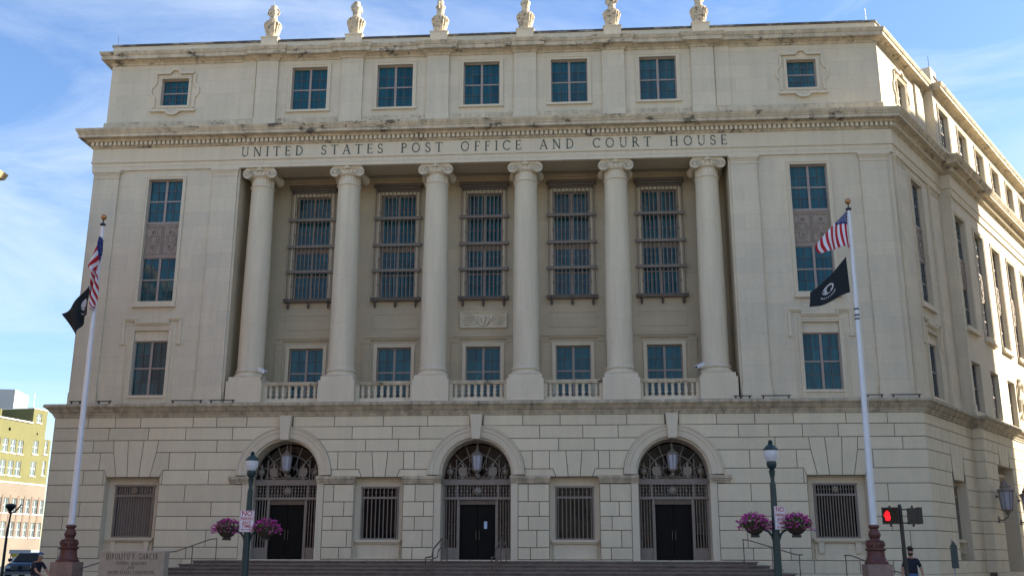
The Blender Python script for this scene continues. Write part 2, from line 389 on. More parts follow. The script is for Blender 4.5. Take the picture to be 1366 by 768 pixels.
for c in FW:
    for sgn in (-1, 1):
        t = lambda p: [(c+sgn*x, z) for x, z in p] if sgn > 0 else [(c-x, z) for x, z in reversed(p)]
        blocks.append(t([(.27, 5.05), (.78, 5.05), (1.0, 6.15), (1.05, 6.70), (.37, 6.70)]))
        blocks.append(t([(.78, 5.05), (1.24, 5.05), (1.37, 5.36), (1.62, 5.36), (1.62, 6.15), (1.0, 6.15)]))
        blocks.append(t([(1.24, 4.71), (1.37, 4.71), (1.37, 5.36), (1.24, 5.05)]))
    blocks.append([(c-.27, 5.05), (c+.27, 5.05), (c+.37, 6.70), (c-.37, 6.70)])
blocks.sort(key=lambda p: -abs(sum(p[i-1][0]*p[i][1]-p[i][0]*p[i-1][1] for i in range(len(p)))))
for p in blocks[:300]:
    mb = MB(); blk(mb, p); mb.build('stone_block', M_block, B, recalc=False)
if len(blocks) > 300:
    mb = MB()
    for p in blocks[300:]: blk(mb, p)
    mb.build('stone_block', M_block, B, kind='stuff')
# backing of the rusticated storey
holes = [(c-1.1, c+1.1, 1.5, 5.0) for c in SW]+[(c-1.24, c+1.24, 1.5, 5.03) for c in FW]
for c in ARC:
    holes.append((c-1.72, c+1.72, 1.45, AZ))
mb = MB()
ah = []
for c in ARC:
    for i in range(24):
        a, b = c-1.8+3.6*i/24, c-1.8+3.6*(i+1)/24; m = (a+b)/2-c
        ah.append((a, b, 1.45, AZ+sqrt(max(1.85**2-m*m, 0))))
mb.sheet(-SX, SX, .15, 8.3, .03, holes[:4]+ah)
mb.sheet(0, 0, 0, 0, 0)
base_wall = mb.build('base_wall', M_joint, B, recalc=False)
mb = MB().box(-SX-.0, SX, -.06, .05, .15, .95); mb.build('plinth', M_block, B)
# reveals of the window recesses, with back wall
mb = MB()
def recess(mb, c, hw, zt, wz0, wz1, ww, dep=.42):
    mb.sheet(c-hw, c+hw, 1.5, zt, dep, [(c-ww, c+ww, wz0, wz1)], .14)
    for s_ in (-1, 1): mb.quad((c+s_*hw, .0, 1.5), (c+s_*hw, dep, 1.5), (c+s_*hw, dep, zt), (c+s_*hw, .0, zt))
    mb.quad((c-hw, 0, zt), (c+hw, 0, zt), (c+hw, dep, zt), (c-hw, dep, zt)); mb.quad((c-hw, 0, 1.5), (c+hw, 0, 1.5), (c+hw, dep, 1.5), (c-hw, dep, 1.5))
for c in SW: mb = MB(); recess(mb, c, 1.1, 5.01, 2.34, 4.62, .85); mb.build('window_recess', M_lime, B, recalc=False)
for c in FW: mb = MB(); recess(mb, c, 1.24, 5.04, 2.42, 4.72, .93); mb.build('window_recess', M_lime, B, recalc=False)
def casing(mb, c, w, z0, z1, bw, y, pr=.05, bottom=False):    # moulded border round an opening of half-width w
    pts = [(c-w-bw/2, z0), (c-w-bw/2, z1+bw/2), (c+w+bw/2, z1+bw/2), (c+w+bw/2, z0)]
    if bottom: mb.stroke([(c-w-bw/2, z0-bw/2), (c-w-bw/2, z1+bw/2), (c+w+bw/2, z1+bw/2), (c+w+bw/2, z0-bw/2)], bw, y-pr, y+.01, True)
    else: mb.stroke(pts, bw, y-pr, y+.01)
    q = bw*.62
    mb.stroke([(c-w-q-.03, z0), (c-w-q-.03, z1+q+.03), (c+w+q+.03, z1+q+.03), (c+w+q+.03, z0)], .06, y-pr-.03, y-pr+.01)
# sills and aprons
for c, hw, ww, zs in [(c, 1.1, .85, 2.3) for c in SW]+[(c, 1.24, .93, 2.38) for c in FW]:
    mb = MB().box(c-ww-.16, c+ww+.16, .2, .43, zs-.06, zs+.03).box(c-ww-.12, c+ww+.12, .26, .43, zs-.13, zs-.06)
    if hw > 1.2:
        for s_ in (-1, 1): mb.prism([(c+s_*.78-.11, 1.78), (c+s_*.78+.11, 1.78), (c+s_*.78+.13, zs-.13), (c+s_*.78-.13, zs-.13)], .27, .43, .02)
    mb.build('window_sill', M_lime, B)
    mb = MB().box(c-ww-.1, c+ww+.1, .36, .43, 1.52, zs-.14 if hw < 1.2 else zs-.2); mb.build('apron_panel', M_lime, B)
# belt course
mb = sweep(MB(), PATH, [(0, 7.75), (.05, 7.76), (.05, 7.84), (.09, 7.86), (.11, 7.93), (.20, 8.0), (.30, 8.12), (.33, 8.15), (.33, 8.17), (.40, 8.18), (.42, 8.22), (.42, 8.31), (.36, 8.34), (-1.0, 8.42)])
mb.build('belt_course', M_belt, B)

# windows ---------------------------------------------------------------
pane_cache = {}
def pane_mesh(w, h, m):
    k = (round(w, 3), round(h, 3), m.name)
    if k not in pane_cache: pane_cache[k] = MB().box(-w/2, w/2, 0, .012, -h/2, h/2).mesh('pane', m)
    return pane_cache[k]
prg = random.Random(5)
def window(M, w, h, cols=4, rows=4, gm=None, parent=None, fr=.055, split=True, name='window', panes=True, fm=None, mw=.035):
    """sash window, centre bottom at local origin; returns the frame object"""
    gm = gm or M_glass; mb = MB()
    mb.stroke([(-w/2+fr/2, fr/2), (-w/2+fr/2, h-fr/2), (w/2-fr/2, h-fr/2), (w/2-fr/2, fr/2)], fr, 0, .09, True)
    mun = MB(); mull = .11 if split else 0
    cells = []
    if split:
        mb.box(-mull/2, mull/2, -.01, .09, fr, h-fr); hw = (w/2-fr-mull/2); n = cols//2
        for s0 in (-w/2+fr, mull/2):
            for i in range(n): cells.append((s0+hw*i/n, s0+hw*(i+1)/n))
            for i in range(1, n): mun.box(s0+hw*i/n-mw/2, s0+hw*i/n+mw/2, .02, .07, fr, h-fr)
    else:
        iw = w-2*fr
        for i in range(cols): cells.append((-w/2+fr+iw*i/cols, -w/2+fr+iw*(i+1)/cols))
        for i in range(1, cols): x = -w/2+fr+iw*i/cols; mun.box(x-mw/2, x+mw/2, .02, .07, fr, h-fr)
    ih = h-2*fr; zs = [fr+ih*i/rows for i in range(rows+1)]
    for i in range(1, rows):
        t = mw+.035 if i == rows//2 and rows > 2 else mw; y0 = .012 if i == rows//2 and rows > 2 else .025
        segs = [(-w/2+fr, -mull/2), (mull/2, w/2-fr)] if split else [(-w/2+fr, w/2-fr)]
        for a, b in segs: (mb if t > mw else mun).box(a, b, y0, .065, zs[i]-t/2, zs[i]+t/2)
    o = mb.build(name, fm or M_frame, parent or B, M)
    if mun.v: mun.build('glazing_bars', M_munt, o)
    for a, b in cells:
        for i in range(rows):
            cw, ch = round(b-a, 3), round(zs[i+1]-zs[i], 3)
            tl = Matrix.Rotation(prg.uniform(-.006, .006), 4, 'Z') @ Matrix.Rotation(prg.uniform(-.006, .006), 4, 'X')
            inst('pane', pane_mesh(cw, ch, gm), o, T(((a+b)/2, .05, (zs[i]+zs[i+1])/2)) @ tl)
    return o
def bars(M, w, h, n, parent, band=.42, name='window_grille', fm=None):
    """iron grille: frame, upper ornament band, round bars"""
    mb = MB(); fm = fm or M_bronze2
    mb.stroke([(-w/2, 0), (-w/2, h), (w/2, h), (w/2, 0)], .06, -.03, .03, True)
    mb.box(-w/2, w/2, -.045, .03, h-band-.07, h-band+.02); mb.box(-w/2-.05, w/2+.05, -.06, .03, h-.03, h+.05)
    for i in range(n):
        x = -w/2+w*(i+.5)/n; mb.tube([(x, 0, 0), (x, 0, h-band)], .023, 6, False)
        mb.tube([(x, 0, h-band), (x, 0, h)], .02, 6, False)
        if i % 2: mb.ball((x, 0, h-band/2), .05, 6, 4, 1, .6, 1)
    o = mb.build(name, fm, parent, M, smooth=40)
    return o
for i, c in enumerate(SW):
    wo_ = window(T((c, .53, 2.34)), 1.7, 2.28, 1, 1, M_gdark, split=False)
    bars(T((0, -.13, .03)), 1.62, 2.22, 9, wo_)
for i, c in enumerate(FW):
    wo_ = window(T((c, .53, 2.42)), 1.86, 2.3, 1, 1, M_gblind if c < 0 else M_gdark, split=False)
    g_ = bars(T((0, -.13, .03)), 1.78, 2.24, 15, wo_)
    mb = MB().lathe([(.02, -.03), (.13, -.03), (.13, 0), (.02, 0)], (0, -.04, 2.03), 12, axis='y'); mb.stroke([(-.05, 1.96), (0, 2.11), (.05, 1.96)], .02, -.09, -.06); mb.build('rosette', M_gold, g_)

# arches and portals ------------------------------------------------------
for c in ARC:
    # jamb strips + reveal + archivolt
    mb = MB()
    mb.arc([(1.55, .95), (1.55, .14), (1.62, .10), (1.64, 0.0), (1.72, -.03), (1.90, -.03), (1.92, -.06), (2.08, -.08), (2.10, -.12), (AR, -.12), (AR, .05), (1.7, .05), (1.7, .95)], 0, 0, pi, 40, AZ)
    av = mb.build('portal_arch', M_lime, B, T((c, 0, 0)), smooth=35)
    mb = MB()
    for s_ in (-1, 1):
        a, b = sorted((s_*1.55, s_*1.85)); mb.box(a, b, -.005, .95, 1.45, 4.74)
        a, b = sorted((s_*1.50, s_*1.62)); 
    mb.box(-1.86, 1.86, -.03, .9, 1.40, 1.452)
    mb.build('portal_jamb', M_lime, av)
    # imposts
    for s_ in (-1, 1):
        inner = (c == 0) or (c < 0 and s_ > 0) or (c > 0 and s_ < 0)
        xe = 3.24 if inner else 2.42
        mb = MB()
        a, b = sorted((s_*1.53, s_*xe)); mb.box(a, b, -.05, .4 if abs(a) < 1.6 or abs(b) < 1.6 else .03, 4.74, 4.84)
        a, b = sorted((s_*1.52, s_*(xe+.03))); mb.box(a, b, -.09, .03, 4.842, 4.93)
        a, b = sorted((s_*1.51, s_*(xe+.05))); mb.box(a, b, -.14, .03, 4.932, 5.02); mb.box(a, b, -.1, .03, 5.02, 5.07)
        a, b = sorted((s_*1.53, s_*1.75)); mb.box(a, b, .0, .95, 4.742, 5.10)
        mb.build('impost', M_belt, av)
    mb = MB().prism([(-.19, 6.66), (.19, 6.66), (.28, 7.75), (-.28, 7.75)], -.26, .05, .02); mb.build('keystone', M_lime, av)
    # soffit cap / wall behind the screen is the screen itself
    Y = .9
    mb = MB()
    for s_ in (-1, 1):
        mb.cbox(s_*.86, Y, 2.78, .12, .14, 2.66); mb.cbox(s_*1.5, Y, 2.78, .10, .14, 2.66)
    mb.box(-1.55, 1.55, Y-.12, Y+.06, 4.08, 4.2); mb.box(-1.55, 1.55, Y-.14, Y+.06, 4.72, 4.86); mb.box(-1.55, 1.55, Y-.1, Y+.06, 4.86, 4.98)
    for x in (-1.5, -.92, .92, 1.5): mb.cbox(x, Y, 4.46, .09, .14, .56)
    for s_ in (-1, 1): a, b = sorted((s_*.92, s_*1.45)); mb.box(a, b, Y-.02, Y+.04, 1.45, 2.0)
    scr = mb.build('door_screen', M_bronze2, av)
    mb = MB()
    n = 0
    for s_ in (-1, 1):
        for k in range(4): x = s_*(1.02+.125*k); mb.tube([(x, Y-.02, 2.0), (x, Y-.02, 4.1)], .022, 6, False); mb.ball((x, Y-.02, 2.62), .035, 6, 4); mb.box(x-.03, x+.03, Y-.04, Y, 3.0, 3.03)
    for k in range(22):
        x = -1.42+2.84*k/21; mb.tube([(x, Y-.02, 4.2), (x, Y-.02, 4.72)], .022, 6, False)
        if k % 2: mb.ball((x, Y-.03, 4.46), .06, 6, 4, 1, .5, 1)
    mb.box(-1.5, 1.5, Y, Y+.02, 4.3, 4.32); mb.box(-1.5, 1.5, Y, Y+.02, 4.6, 4.62)
    mb.build('screen_bars', M_bronze2, scr, smooth=40)
    mb = MB().lathe([(.01, -.06), (.13, -.05), (.17, -.02), (.17, 0), (.01, 0)], (0, Y-.05, 4.46), 14, axis='y')
    for k in range(8): a = pi*k/4; mb.ball((.17*cos(a), Y-.08, 4.46+.17*sin(a)), .035, 6, 4)
    mb.build('seal', M_gold, scr, smooth=40)
    # glass behind, doors
    MB().box(-1.5, -.86, Y+.07, Y+.09, 1.45, 4.1).box(.86, 1.5, Y+.07, Y+.09, 1.45, 4.1).box(-1.5, 1.5, Y+.07, Y+.09, 4.1, 4.8).build('side_glass', M_gdark, scr)
    for s_ in (-1, 1):
        a, b = sorted((s_*.01, s_*.8)); m_ = MB().box(a, b, Y+.14, Y+.2, 1.46, 3.86)
        for zz in (1.6, 2.55): 
            x0, x1 = a+.12, b-.12; m_.stroke([(x0, zz), (x0, zz+.75), (x1, zz+.75), (x1, zz)], .03, Y+.125, Y+.145, True)
        d_ = m_.build('door', M_door, av)
        MB().tube([(s_*.07, Y+.08, 2.35), (s_*.07, Y+.08, 2.75)], .018, 6).build('door_handle', M_bronze, d_)
        if c == 0 and s_ > 0: MB().box(.28, .42, Y+.118, Y+.126, 2.82, 3.14).build('notice', mat('notice_paper', (.45, .55, .75), .6), d_)
    MB().box(-.8, .8, Y+.02, Y+.2, 3.87, 4.08).build('door_head', M_bronze, scr)
    # lunette with fan glazing
    mb = MB(); pts = [(1.52*cos(pi*i/24), AZ-.12+ (1.52*sin(pi*i/24))) for i in range(25)]
    mb.prism([(-1.52, 4.9)]+[(1.52, 4.9)]+pts, Y+.07, Y+.09)
    lu = mb.build('lunette_glass', M_gdark, av)
    mb = MB()
    for i in range(1, 8):
        a = pi*i/8; mb.stroke([(.5*cos(a), 5.0+.5*sin(a)), (1.53*cos(a), 5.0+1.6*sin(a))], .04, Y, Y+.07)
    for R in (.55, 1.08): mb.stroke([(R*cos(pi*i/20), 5.0+R*sin(pi*i/20)) for i in range(21)], .04, Y+.01, Y+.06)
    mb.arc([(1.48, Y-.04), (1.56, Y-.04), (1.56, Y+.08), (1.48, Y+.08)], 0, 0, pi, 32, AZ)
    mb.build('fan_bars', M_bronze2, lu)
    # cresting: eagles, urns and posts standing on the transom
    def eagle(mb, x, f):
        P = [(-.1, 0), (.1, 0), (.1, .08), (.04, .12), (.10, .16), (.19, .12), (.25, .3), (.24, .5), (.17, .68), (.12, .6), (.07, .66), (.06, .78), (0, .84), (-.07, .82), (-.12, .76), (-.06, .74), (-.05, .66), (-.12, .6), (-.17, .68), (-.24, .5), (-.23, .3), (-.15, .14), (-.08, .16), (-.04, .12), (-.1, .08)]
        Q = [(x+f*a*.82, 4.98+b*.84) for a, b in P]
        if f < 0: Q = Q[::-1]
        mb.prism(Q, Y-.14, Y-.08, .012)
    mb = MB()
    eagle(mb, -.68, 1); eagle(mb, .68, -1)
    for s_ in (-1, 1):
        mb.lathe([(.09, 0), (.06, .06), (.05, .12), (.16, .24), (.17, .36), (.10, .46), (.05, .5), (.06, .56), (.01, .72)], (s_*1.25, Y-.1, 4.98), 10)
        mb.tube([(s_*.97, Y-.1, 4.98), (s_*.97, Y-.1, 5.75)], .03, 8); mb.ball((s_*.97, Y-.1, 5.8), .055, 8, 5)
        mb.tube([(s_*.12, Y-.1, 5.04), (s_*.3, Y-.12, 5.1), (s_*.42, Y-.1, 5.3), (s_*.34, Y-.1, 5.48), (s_*.22, Y-.1, 5.4), (s_*.26, Y-.1, 5.3)], .035, 6)
        mb.tube([(s_*.5, Y-.1, 5.02), (s_*.36, Y-.1, 5.55), (s_*.38, Y-.1, 5.95)], .022, 6)
        mb.tube([(s_*.1, Y-.1, 5.02), (s_*.9, Y-.1, 5.06)], .04, 6)
    mb.ball((0, Y-.1, 5.1), .14, 10, 6)
    mb.build('cresting', M_gold, lu, smooth=40)
    # lantern hanging in the arch
    lx, ly, lz = 0, .35, 5.25
    mb = MB().lathe([(.02, 1.2), (.035, 1.12), (.02, 1.05), (.05, 1.0), (.10, .94), (.16, .88), (.27, .80), (.29, .76), (.27, .74)], (lx, ly, lz), 8)
    mb.lathe([(.17, .12), (.19, .06), (.12, 0), (.06, -.06), (.07, -.14), (.02, -.22), (.005, -.26)], (lx, ly, lz), 8)
    for k in range(8):
        a = 2*pi*k/8; mb.tube([(lx+.18*cos(a), ly+.18*sin(a), lz+.1), (lx+.26*cos(a), ly+.26*sin(a), lz+.76)], .014, 5, False)
    mb.tube([(lx, ly, lz+1.2), (lx, ly, 6.72)], .012, 5)
    ln_ = mb.build('lantern', M_gold, av)
    MB().lathe([(.165, .11), (.235, .75), (.02, .76)], (lx, ly, lz), 8).build('lantern_glass', M_lg if 'M_lg' in globals() else globals().setdefault('M_lg', mat('frosted_glass', (.38, .40, .48), .25)), ln_)

# upper storeys -----------------------------------------------------------
YM = .33
PW = 15.5
mb = MB()
for s_ in (-1, 1):
    xa = (-SX+YM, -11.8) if s_ < 0 else (11.8, SX-YM*tan(SA/2))
    MB().sheet(xa[0], xa[1], 8.35, 20.05, YM, [(s_*PW-.86, s_*PW+.86, 13.3, 19.5), (s_*PW-.83, s_*PW+.83, 8.8, 11.9)], .28).build('pavilion_wall', M_ash, B, recalc=False)
mb = MB()     # returns of the loggia and its ceiling
for s_ in (-1, 1): mb.quad((s_*11.8, YM, 8.35), (s_*11.8, 2.65, 8.35), (s_*11.8, 2.65, 20.5), (s_*11.8, YM, 20.5))
mb.quad((-11.8, 1.75, 20.45), (11.8, 1.75, 20.45), (11.8, 2.7, 20.45), (-11.8, 2.7, 20.45))
hl = []
bays = [4.34*(i-2) for i in range(5)]
for x in bays: hl += [(x-.87, x+.87, 13.85, 19.25), (x-.84, x+.84, 9.0, 11.42)]
mb.sheet(-11.8, 11.8, 8.4, 20.5, 2.65, hl, .25)
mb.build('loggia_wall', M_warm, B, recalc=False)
MB().box(-11.8, 11.8, .45, 2.65, 8.30, 8.46).build('loggia_floor', M_lime, B)
# architrave beam over the columns, beams to the wall
mb = MB().box(-11.79, 11.79, .27, 1.75, 19.995, 20.46)
for i in range(6): x = 4.34*(i-2.5); mb.box(x-.5, x+.5, 1.751, 2.65, 20.02, 20.44)
mb.box(-11.8, 11.8, 2.5, 2.65, 20.2, 20.449); mb.box(-11.8, 11.8, 2.58, 2.65, 20.02, 20.2)
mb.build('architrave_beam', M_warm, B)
# entablature all round
sweep(MB(), PATH, [(-.40, 19.985), (-.25, 19.985), (-.25, 20.16), (-.235, 20.17), (-.235, 20.36), (-.18, 20.38), (-.17, 20.43), (-.21, 20.45)]).build('architrave', M_lime, B)
fz = sweep(MB(), PATH, [(-.21, 20.44), (-.21, 21.14)]).build('frieze', M_lime, B, recalc=False)
for p in fz.data.polygons: pass
sweep(MB(), PATH, [(-.21, 21.13), (-.15, 21.15), (-.12, 21.2), (-.12, 21.42), (.02, 21.43), (.04, 21.5), (.10, 21.54), (.34, 21.55), (.34, 21.70), (.38, 21.72), (.38, 21.76), (.44, 21.84), (.48, 21.93), (.48, 21.98), (-.9, 22.14)]).build('cornice', M_corn, B)
# dentils
mb = MB()
x = -SX+.2
while x < SX-.05: mb.box(x, x+.13, -.02, .13, 21.225, 21.41); x += .225
mb.build('dentil', M_lime, B, kind='stuff')
mb = MB(); u = .1
while u < JOG-.05: mb.box(u, u+.13, -.02, .13, 21.225, 21.41); u += .225
while u < UE: mb.box(u, u+.13, -.02-JO, .13-JO, 21.225, 21.41); u += .225
mb.build('dentil', M_lime, B, MS, kind='stuff')
# lettering -----------------------------------------------------------------
TK, TN = .115, .06
def arcp(cx, cz, rx, rz, a0, a1, n=14): return [(cx+rx*cos(radians(a0+(a1-a0)*i/n)), cz+rz*sin(radians(a0+(a1-a0)*i/n))) for i in range(n+1)]
def serif(x, z, w=.2): return ([(x-w/2, z), (x+w/2, z)], .05)
G = {
 'U': (.78, [([(.16, 1), (.16, .32)]+arcp(.42, .32, .26, .29, 180, 270, 6), TK), (arcp(.42, .32, .24, .29, 270, 360, 6)+[(.66, 1)], TN), serif(.16, .975, .28), serif(.66, .975, .24)]),
 'N': (.86, [([(.16, 0), (.16, 1)], TN), ([(.14, 1), (.72, 0)], TK), ([(.72, 0), (.72, 1)], TN), serif(.16, .025, .24), serif(.1, .975, .16), serif(.72, .975, .24)]),
 'I': (.34, [([(.17, 0), (.17, 1)], TK), serif(.17, .025, .28), serif(.17, .975, .28)]),
 'T': (.74, [([(.37, 0), (.37, .98)], TK), ([(.04, .965), (.7, .965)], TN), serif(.37, .025, .28), ([(.05, .97), (.05, .82)], .05), ([(.69, .97), (.69, .82)], .05)]),
 'E': (.64, [([(.16, 0), (.16, 1)], TK), ([(.1, .965), (.54, .965)], TN), ([(.16, .52), (.46, .52)], TN), ([(.1, .035), (.58, .035)], TN), ([(.54, .98), (.54, .82)], .05), ([(.58, .02), (.58, .2)], .05), ([(.46, .44), (.46, .6)], .05)]),
 'F': (.6, [([(.16, 0), (.16, 1)], TK), ([(.1, .965), (.54, .965)], TN), ([(.16, .5), (.44, .5)], TN), ([(.54, .98), (.54, .8)], .05), ([(.44, .42), (.44, .58)], .05), serif(.16, .025, .28)]),
 'D': (.84, [([(.18, 0), (.18, 1)], TK), ([(.1, .965), (.34, .965)]+arcp(.34, .5, .38, .465, 90, -90, 16)[1:-1]+[(.34, .035), (.1, .035)], TK*.8)]),
 'S': (.6, [(arcp(.3, .735, .19, .225, 25, 270, 12)+arcp(.3, .265, .215, .235, 90, -160, 14)[1:], TK*.82), ([(.48, .72), (.48, .92)], .05), ([(.09, .28), (.09, .06)], .05)]),
 'A': (.82, [([(.1, 0), (.41, 1)], TN), ([(.41, 1), (.72, 0)], TK), ([(.2, .35), (.6, .35)], TN), serif(.1, .025, .22), serif(.72, .025, .24)]),
 'P': (.64, [([(.17, 0), (.17, 1)], TK), ([(.1, .965), (.3, .965)]+arcp(.3, .73, .24, .235, 90, -90, 12)[1:-1]+[(.3, .49), (.17, .49)], TK*.8), serif(.17, .025, .28)]),
 'O': (.92, [(arcp(.46, .5, .35, .46, 0, 352, 28), TK*.8)]),
 'C': (.82, [(arcp(.47, .5, .36, .46, 42, 318, 24), TK*.8), ([(.75, .98), (.75, .76)], .05)]),
 'G': (.86, [(arcp(.47, .5, .36, .46, 42, 318, 24), TK*.8), ([(.75, .98), (.75, .76)], .05), ([(.76, .06), (.76, .42)], TK), serif(.76, .42, .26)]),
 'R': (.74, [([(.17, 0), (.17, 1)], TK), ([(.1, .965), (.3, .965)]+arcp(.3, .74, .22, .225, 90, -90, 12)[1:-1]+[(.3, .51), (.17, .51)], TK*.8), ([(.34, .5), (.7, 0)], TK), serif(.17, .025, .28)]),
 'H': (.86, [([(.17, 0), (.17, 1)], TK), ([(.69, 0), (.69, 1)], TK), ([(.17, .52), (.69, .52)], TN), serif(.17, .025, .28), serif(.69, .025, .28), serif(.17, .975, .28), serif(.69, .975, .28)]),
 'L': (.6, [([(.17, 0), (.17, 1)], TK), ([(.1, .035), (.55, .035)], TN), serif(.17, .975, .28), ([(.55, .02), (.55, .2)], .05)]),
 'B': (.68, [([(.17, 0), (.17, 1)], TK), ([(.1, .965), (.3, .965)]+arcp(.3, .75, .21, .215, 90, -90, 10)[1:-1]+[(.3, .53), (.17, .53)], TK*.7), ([(.17, .53), (.32, .53)]+arcp(.32, .28, .25, .245, 90, -90, 10)[1:-1]+[(.32, .035), (.1, .035)], TK*.8)]),
 '.': (.24, [([(.12, 0), (.12, .12)], .12)]), ' ': (.62, []),
}
def glyph(ch, h, y, sx=1):
    mb = MB()
    for pts, w in G[ch][1]:
        k = len(mb.v); mb.stroke([(x_*h*sx, z_*h) for x_, z_ in pts], w*h, y, y+.02)
        w_ = len(mb.v)
    return mb
def text(s_, h, track, sx=1, space=None):
    x_ = 0; out = []
    for ch in s_:
        a = G[ch][0]*h*sx if ch != ' ' or space is None else space
        if ch != ' ': out.append((ch, x_))
        x_ += a+(track if ch != ' ' else 0)
    return out, x_-track
let_cache = {}
words = 'UNITED STATES POST OFFICE AND COURT HOUSE'
h = .50
lay, tw = text(words, h, .175, 1.0, .62)
sc_ = 23.62/tw
jit = 0
for ch, x_ in lay:
    if ch not in let_cache: let_cache[ch] = glyph(ch, h, -.006, 1.0).mesh('letter', M_letter, recalc=True)
    inst('letter', let_cache[ch], fz, T((-11.8+x_*sc_, .203+jit, 20.545)))
# attic ----------------------------------------------------------------------
aw = [(x-.9, x+.9, 23.1, 25.42) for x in bays]+[(s_*15.6-.7, s_*15.6+.7, 23.54, 25.02) for s_ in (-1, 1)]
AY = .55
MB().sheet(-SX+AY, SX-AY*tan(SA/2), 22.0, 26.0, AY, aw, .22).build('attic_wall', M_ash, B, recalc=False)
mb = sweep(MB(), PATH, [(-.46, 22.0), (-.46, 22.62), (-.50, 22.66), (-.56, 22.67)]); mb.build('attic_plinth', M_corn, B)
AC = [(-.56, 25.8), (-.50, 25.82), (-.48, 25.9), (-.36, 25.97), (-.32, 26.0), (-.12, 26.01), (-.12, 26.2), (-.08, 26.22), (-.02, 26.36), (-.02, 26.4), (-.56, 26.44)]
sweep(MB(), PATH, AC).build('attic_cornice', M_corn, B)
sweep(MB(), PATH, [(-.50, 26.42), (-.50, 26.88)]).build('parapet', M_ash, B, recalc=False)
sweep(MB(), PATH, [(-.5, 26.88), (-.45, 26.88), (-.45, 26.99), (-.9, 27.0), (-.9, 26.3)]).build('coping', M_cope, B)
rv = sweep(MB(), PATH, [(-.85, 26.4)]); MB().add(rv.v, [tuple(range(len(rv.v)))]).build('roof', M_grav, B)
mb = MB(); mb.quad((-SX, 49.6, .15), (-SX, 0, .15), (-SX, 0, 7.8), (-SX, 49.6, 7.8)); mb.quad((-SX+YM, 49.6, 7.8), (-SX+YM, YM, 7.8), (-SX+YM, YM, 20.1), (-SX+YM, 49.6, 20.1)); mb.quad((-SX+AY, 49.6, 22), (-SX+AY, AY, 22), (-SX+AY, AY, 26), (-SX+AY, 49.6, 26))
xe = PATH[-1][0]; mb.quad((-SX, 49.6, .15), (xe, 49.6, .15), (xe, 49.6, 26.4), (-SX, 49.6, 26.4))
xs_, ys_ = PATH[-2]; mb.quad((xs_, ys_, .15), (xe, 49.6, .15), (xe, 49.6, 26.4), (xs_, ys_, 26.4))
mb.build('rear_wall', M_ash, B, recalc=False)
# attic pilaster strips with ressauts and urns
urn_m = MB().lathe([(.38, 0), (.38, .06), (.27, .09), (.27, .13), (.31, .22, .05), (.38, .48, .12), (.45, .74, .15), (.47, .82, .12), (.46, .86, .03), (.385, .88), (.385, .96), (.26, .98), (.21, 1.04), (.185, 1.22), (.20, 1.42), (.25, 1.56), (.25, 1.61), (.18, 1.65), (.16, 1.74), (.18, 1.86), (.17, 1.92), (.06, 1.97)], n=64, fn=18).mesh('urn', M_urn, 30)
sc_m = MB().tube([(.14, 0, 1.82), (.25, 0, 1.74), (.30, 0, 1.55), (.24, 0, 1.42)], .045, 6).tube([(-.14, 0, 1.82), (-.25, 0, 1.74), (-.30, 0, 1.55), (-.24, 0, 1.42)], .045, 6).tube([(0, 0, 1.96), (0, 0, 2.3)], .006, 4).mesh('urn_scroll', M_urn, 40)
for i in range(6):
    x = 4.34*(i-2.5)
    mb = MB().box(x-.545, x+.545, .42, .56, 22.67, 25.82); mb.box(x-.575, x+.575, .38, .5, 22.0, 22.7)
    st = mb.build('attic_strip', M_ash, B)
    mb = sweep(MB(), [(x-.545, .9), (x-.545, .42), (x+.545, .42), (x+.545, .9)], [(o+.55, z) for o, z in AC], False)
    mb.build('cornice_break', M_corn, st)
    mb = MB().box(x-.43, x+.43, .37, 1.23, 26.42, 27.08).box(x-.46, x+.46, .34, 1.26, 27.08, 27.14); mb.build('urn_pedestal', M_lime, st)
    u_ = inst('urn', urn_m, B, T((x, .8, 27.14)) @ Matrix.Rotation(i*.7, 4, 'Z') @ Matrix.Scale([1, 1.03, .98, 1.02, 1, 1.01][i], 4))
    inst('urn_scroll', sc_m, u_)
for s_ in (-1, 1):
    a, b = sorted((s_*11.46, s_*12.15)); MB().box(a, b, .5, .56, 22.67, 25.82).build('attic_strip', M_ash, B)
for x in bays:
    window(T((x, .72, 23.1)), 1.8, 2.32, 4, 4)
    mb = MB(); casing(mb, x, .9, 23.1, 25.42, .18, AY, .05); mb.box(x-1.12, x+1.12, .43, .56, 22.98, 23.09); mb.build('window_surround', M_lime, B)
for s_ in (-1, 1):
    x = s_*15.6
    window(T((x, .72, 23.54)), 1.4, 1.48, 4, 4, split=False)
    mb = MB(); casing(mb, x, .7, 23.54, 25.02, .12, AY, .04, True)
    z = 25.3; w = .12
    mb.stroke([(x-.95, z), (x-.3, z), (x-.22, z+.12), (x-.1, z+.2), (x+.1, z+.2), (x+.22, z+.12), (x+.3, z), (x+.95, z)], w, AY-.14, AY+.01)
    z = 23.3
    mb.stroke([(x-1.15, z-.06), (x-.35, z-.06), (x-.25, z-.18), (x-.1, z-.25), (x+.1, z-.25), (x+.25, z-.18), (x+.35, z-.06), (x+1.15, z-.06)], w, AY-.16, AY+.01)
    for q in (-1, 1):
        P = [(1.0, 25.22), (1.0, 24.85), (1.04, 24.68), (1.2, 24.52), (1.24, 24.3), (1.18, 24.1), (1.04, 23.98), (1.02, 23.8), (1.02, 23.4)]
        mb.stroke([(x+q*a, b) for a, b in P], .10, AY-.07, AY+.01)
    mb.build('window_surround', M_lime, B)
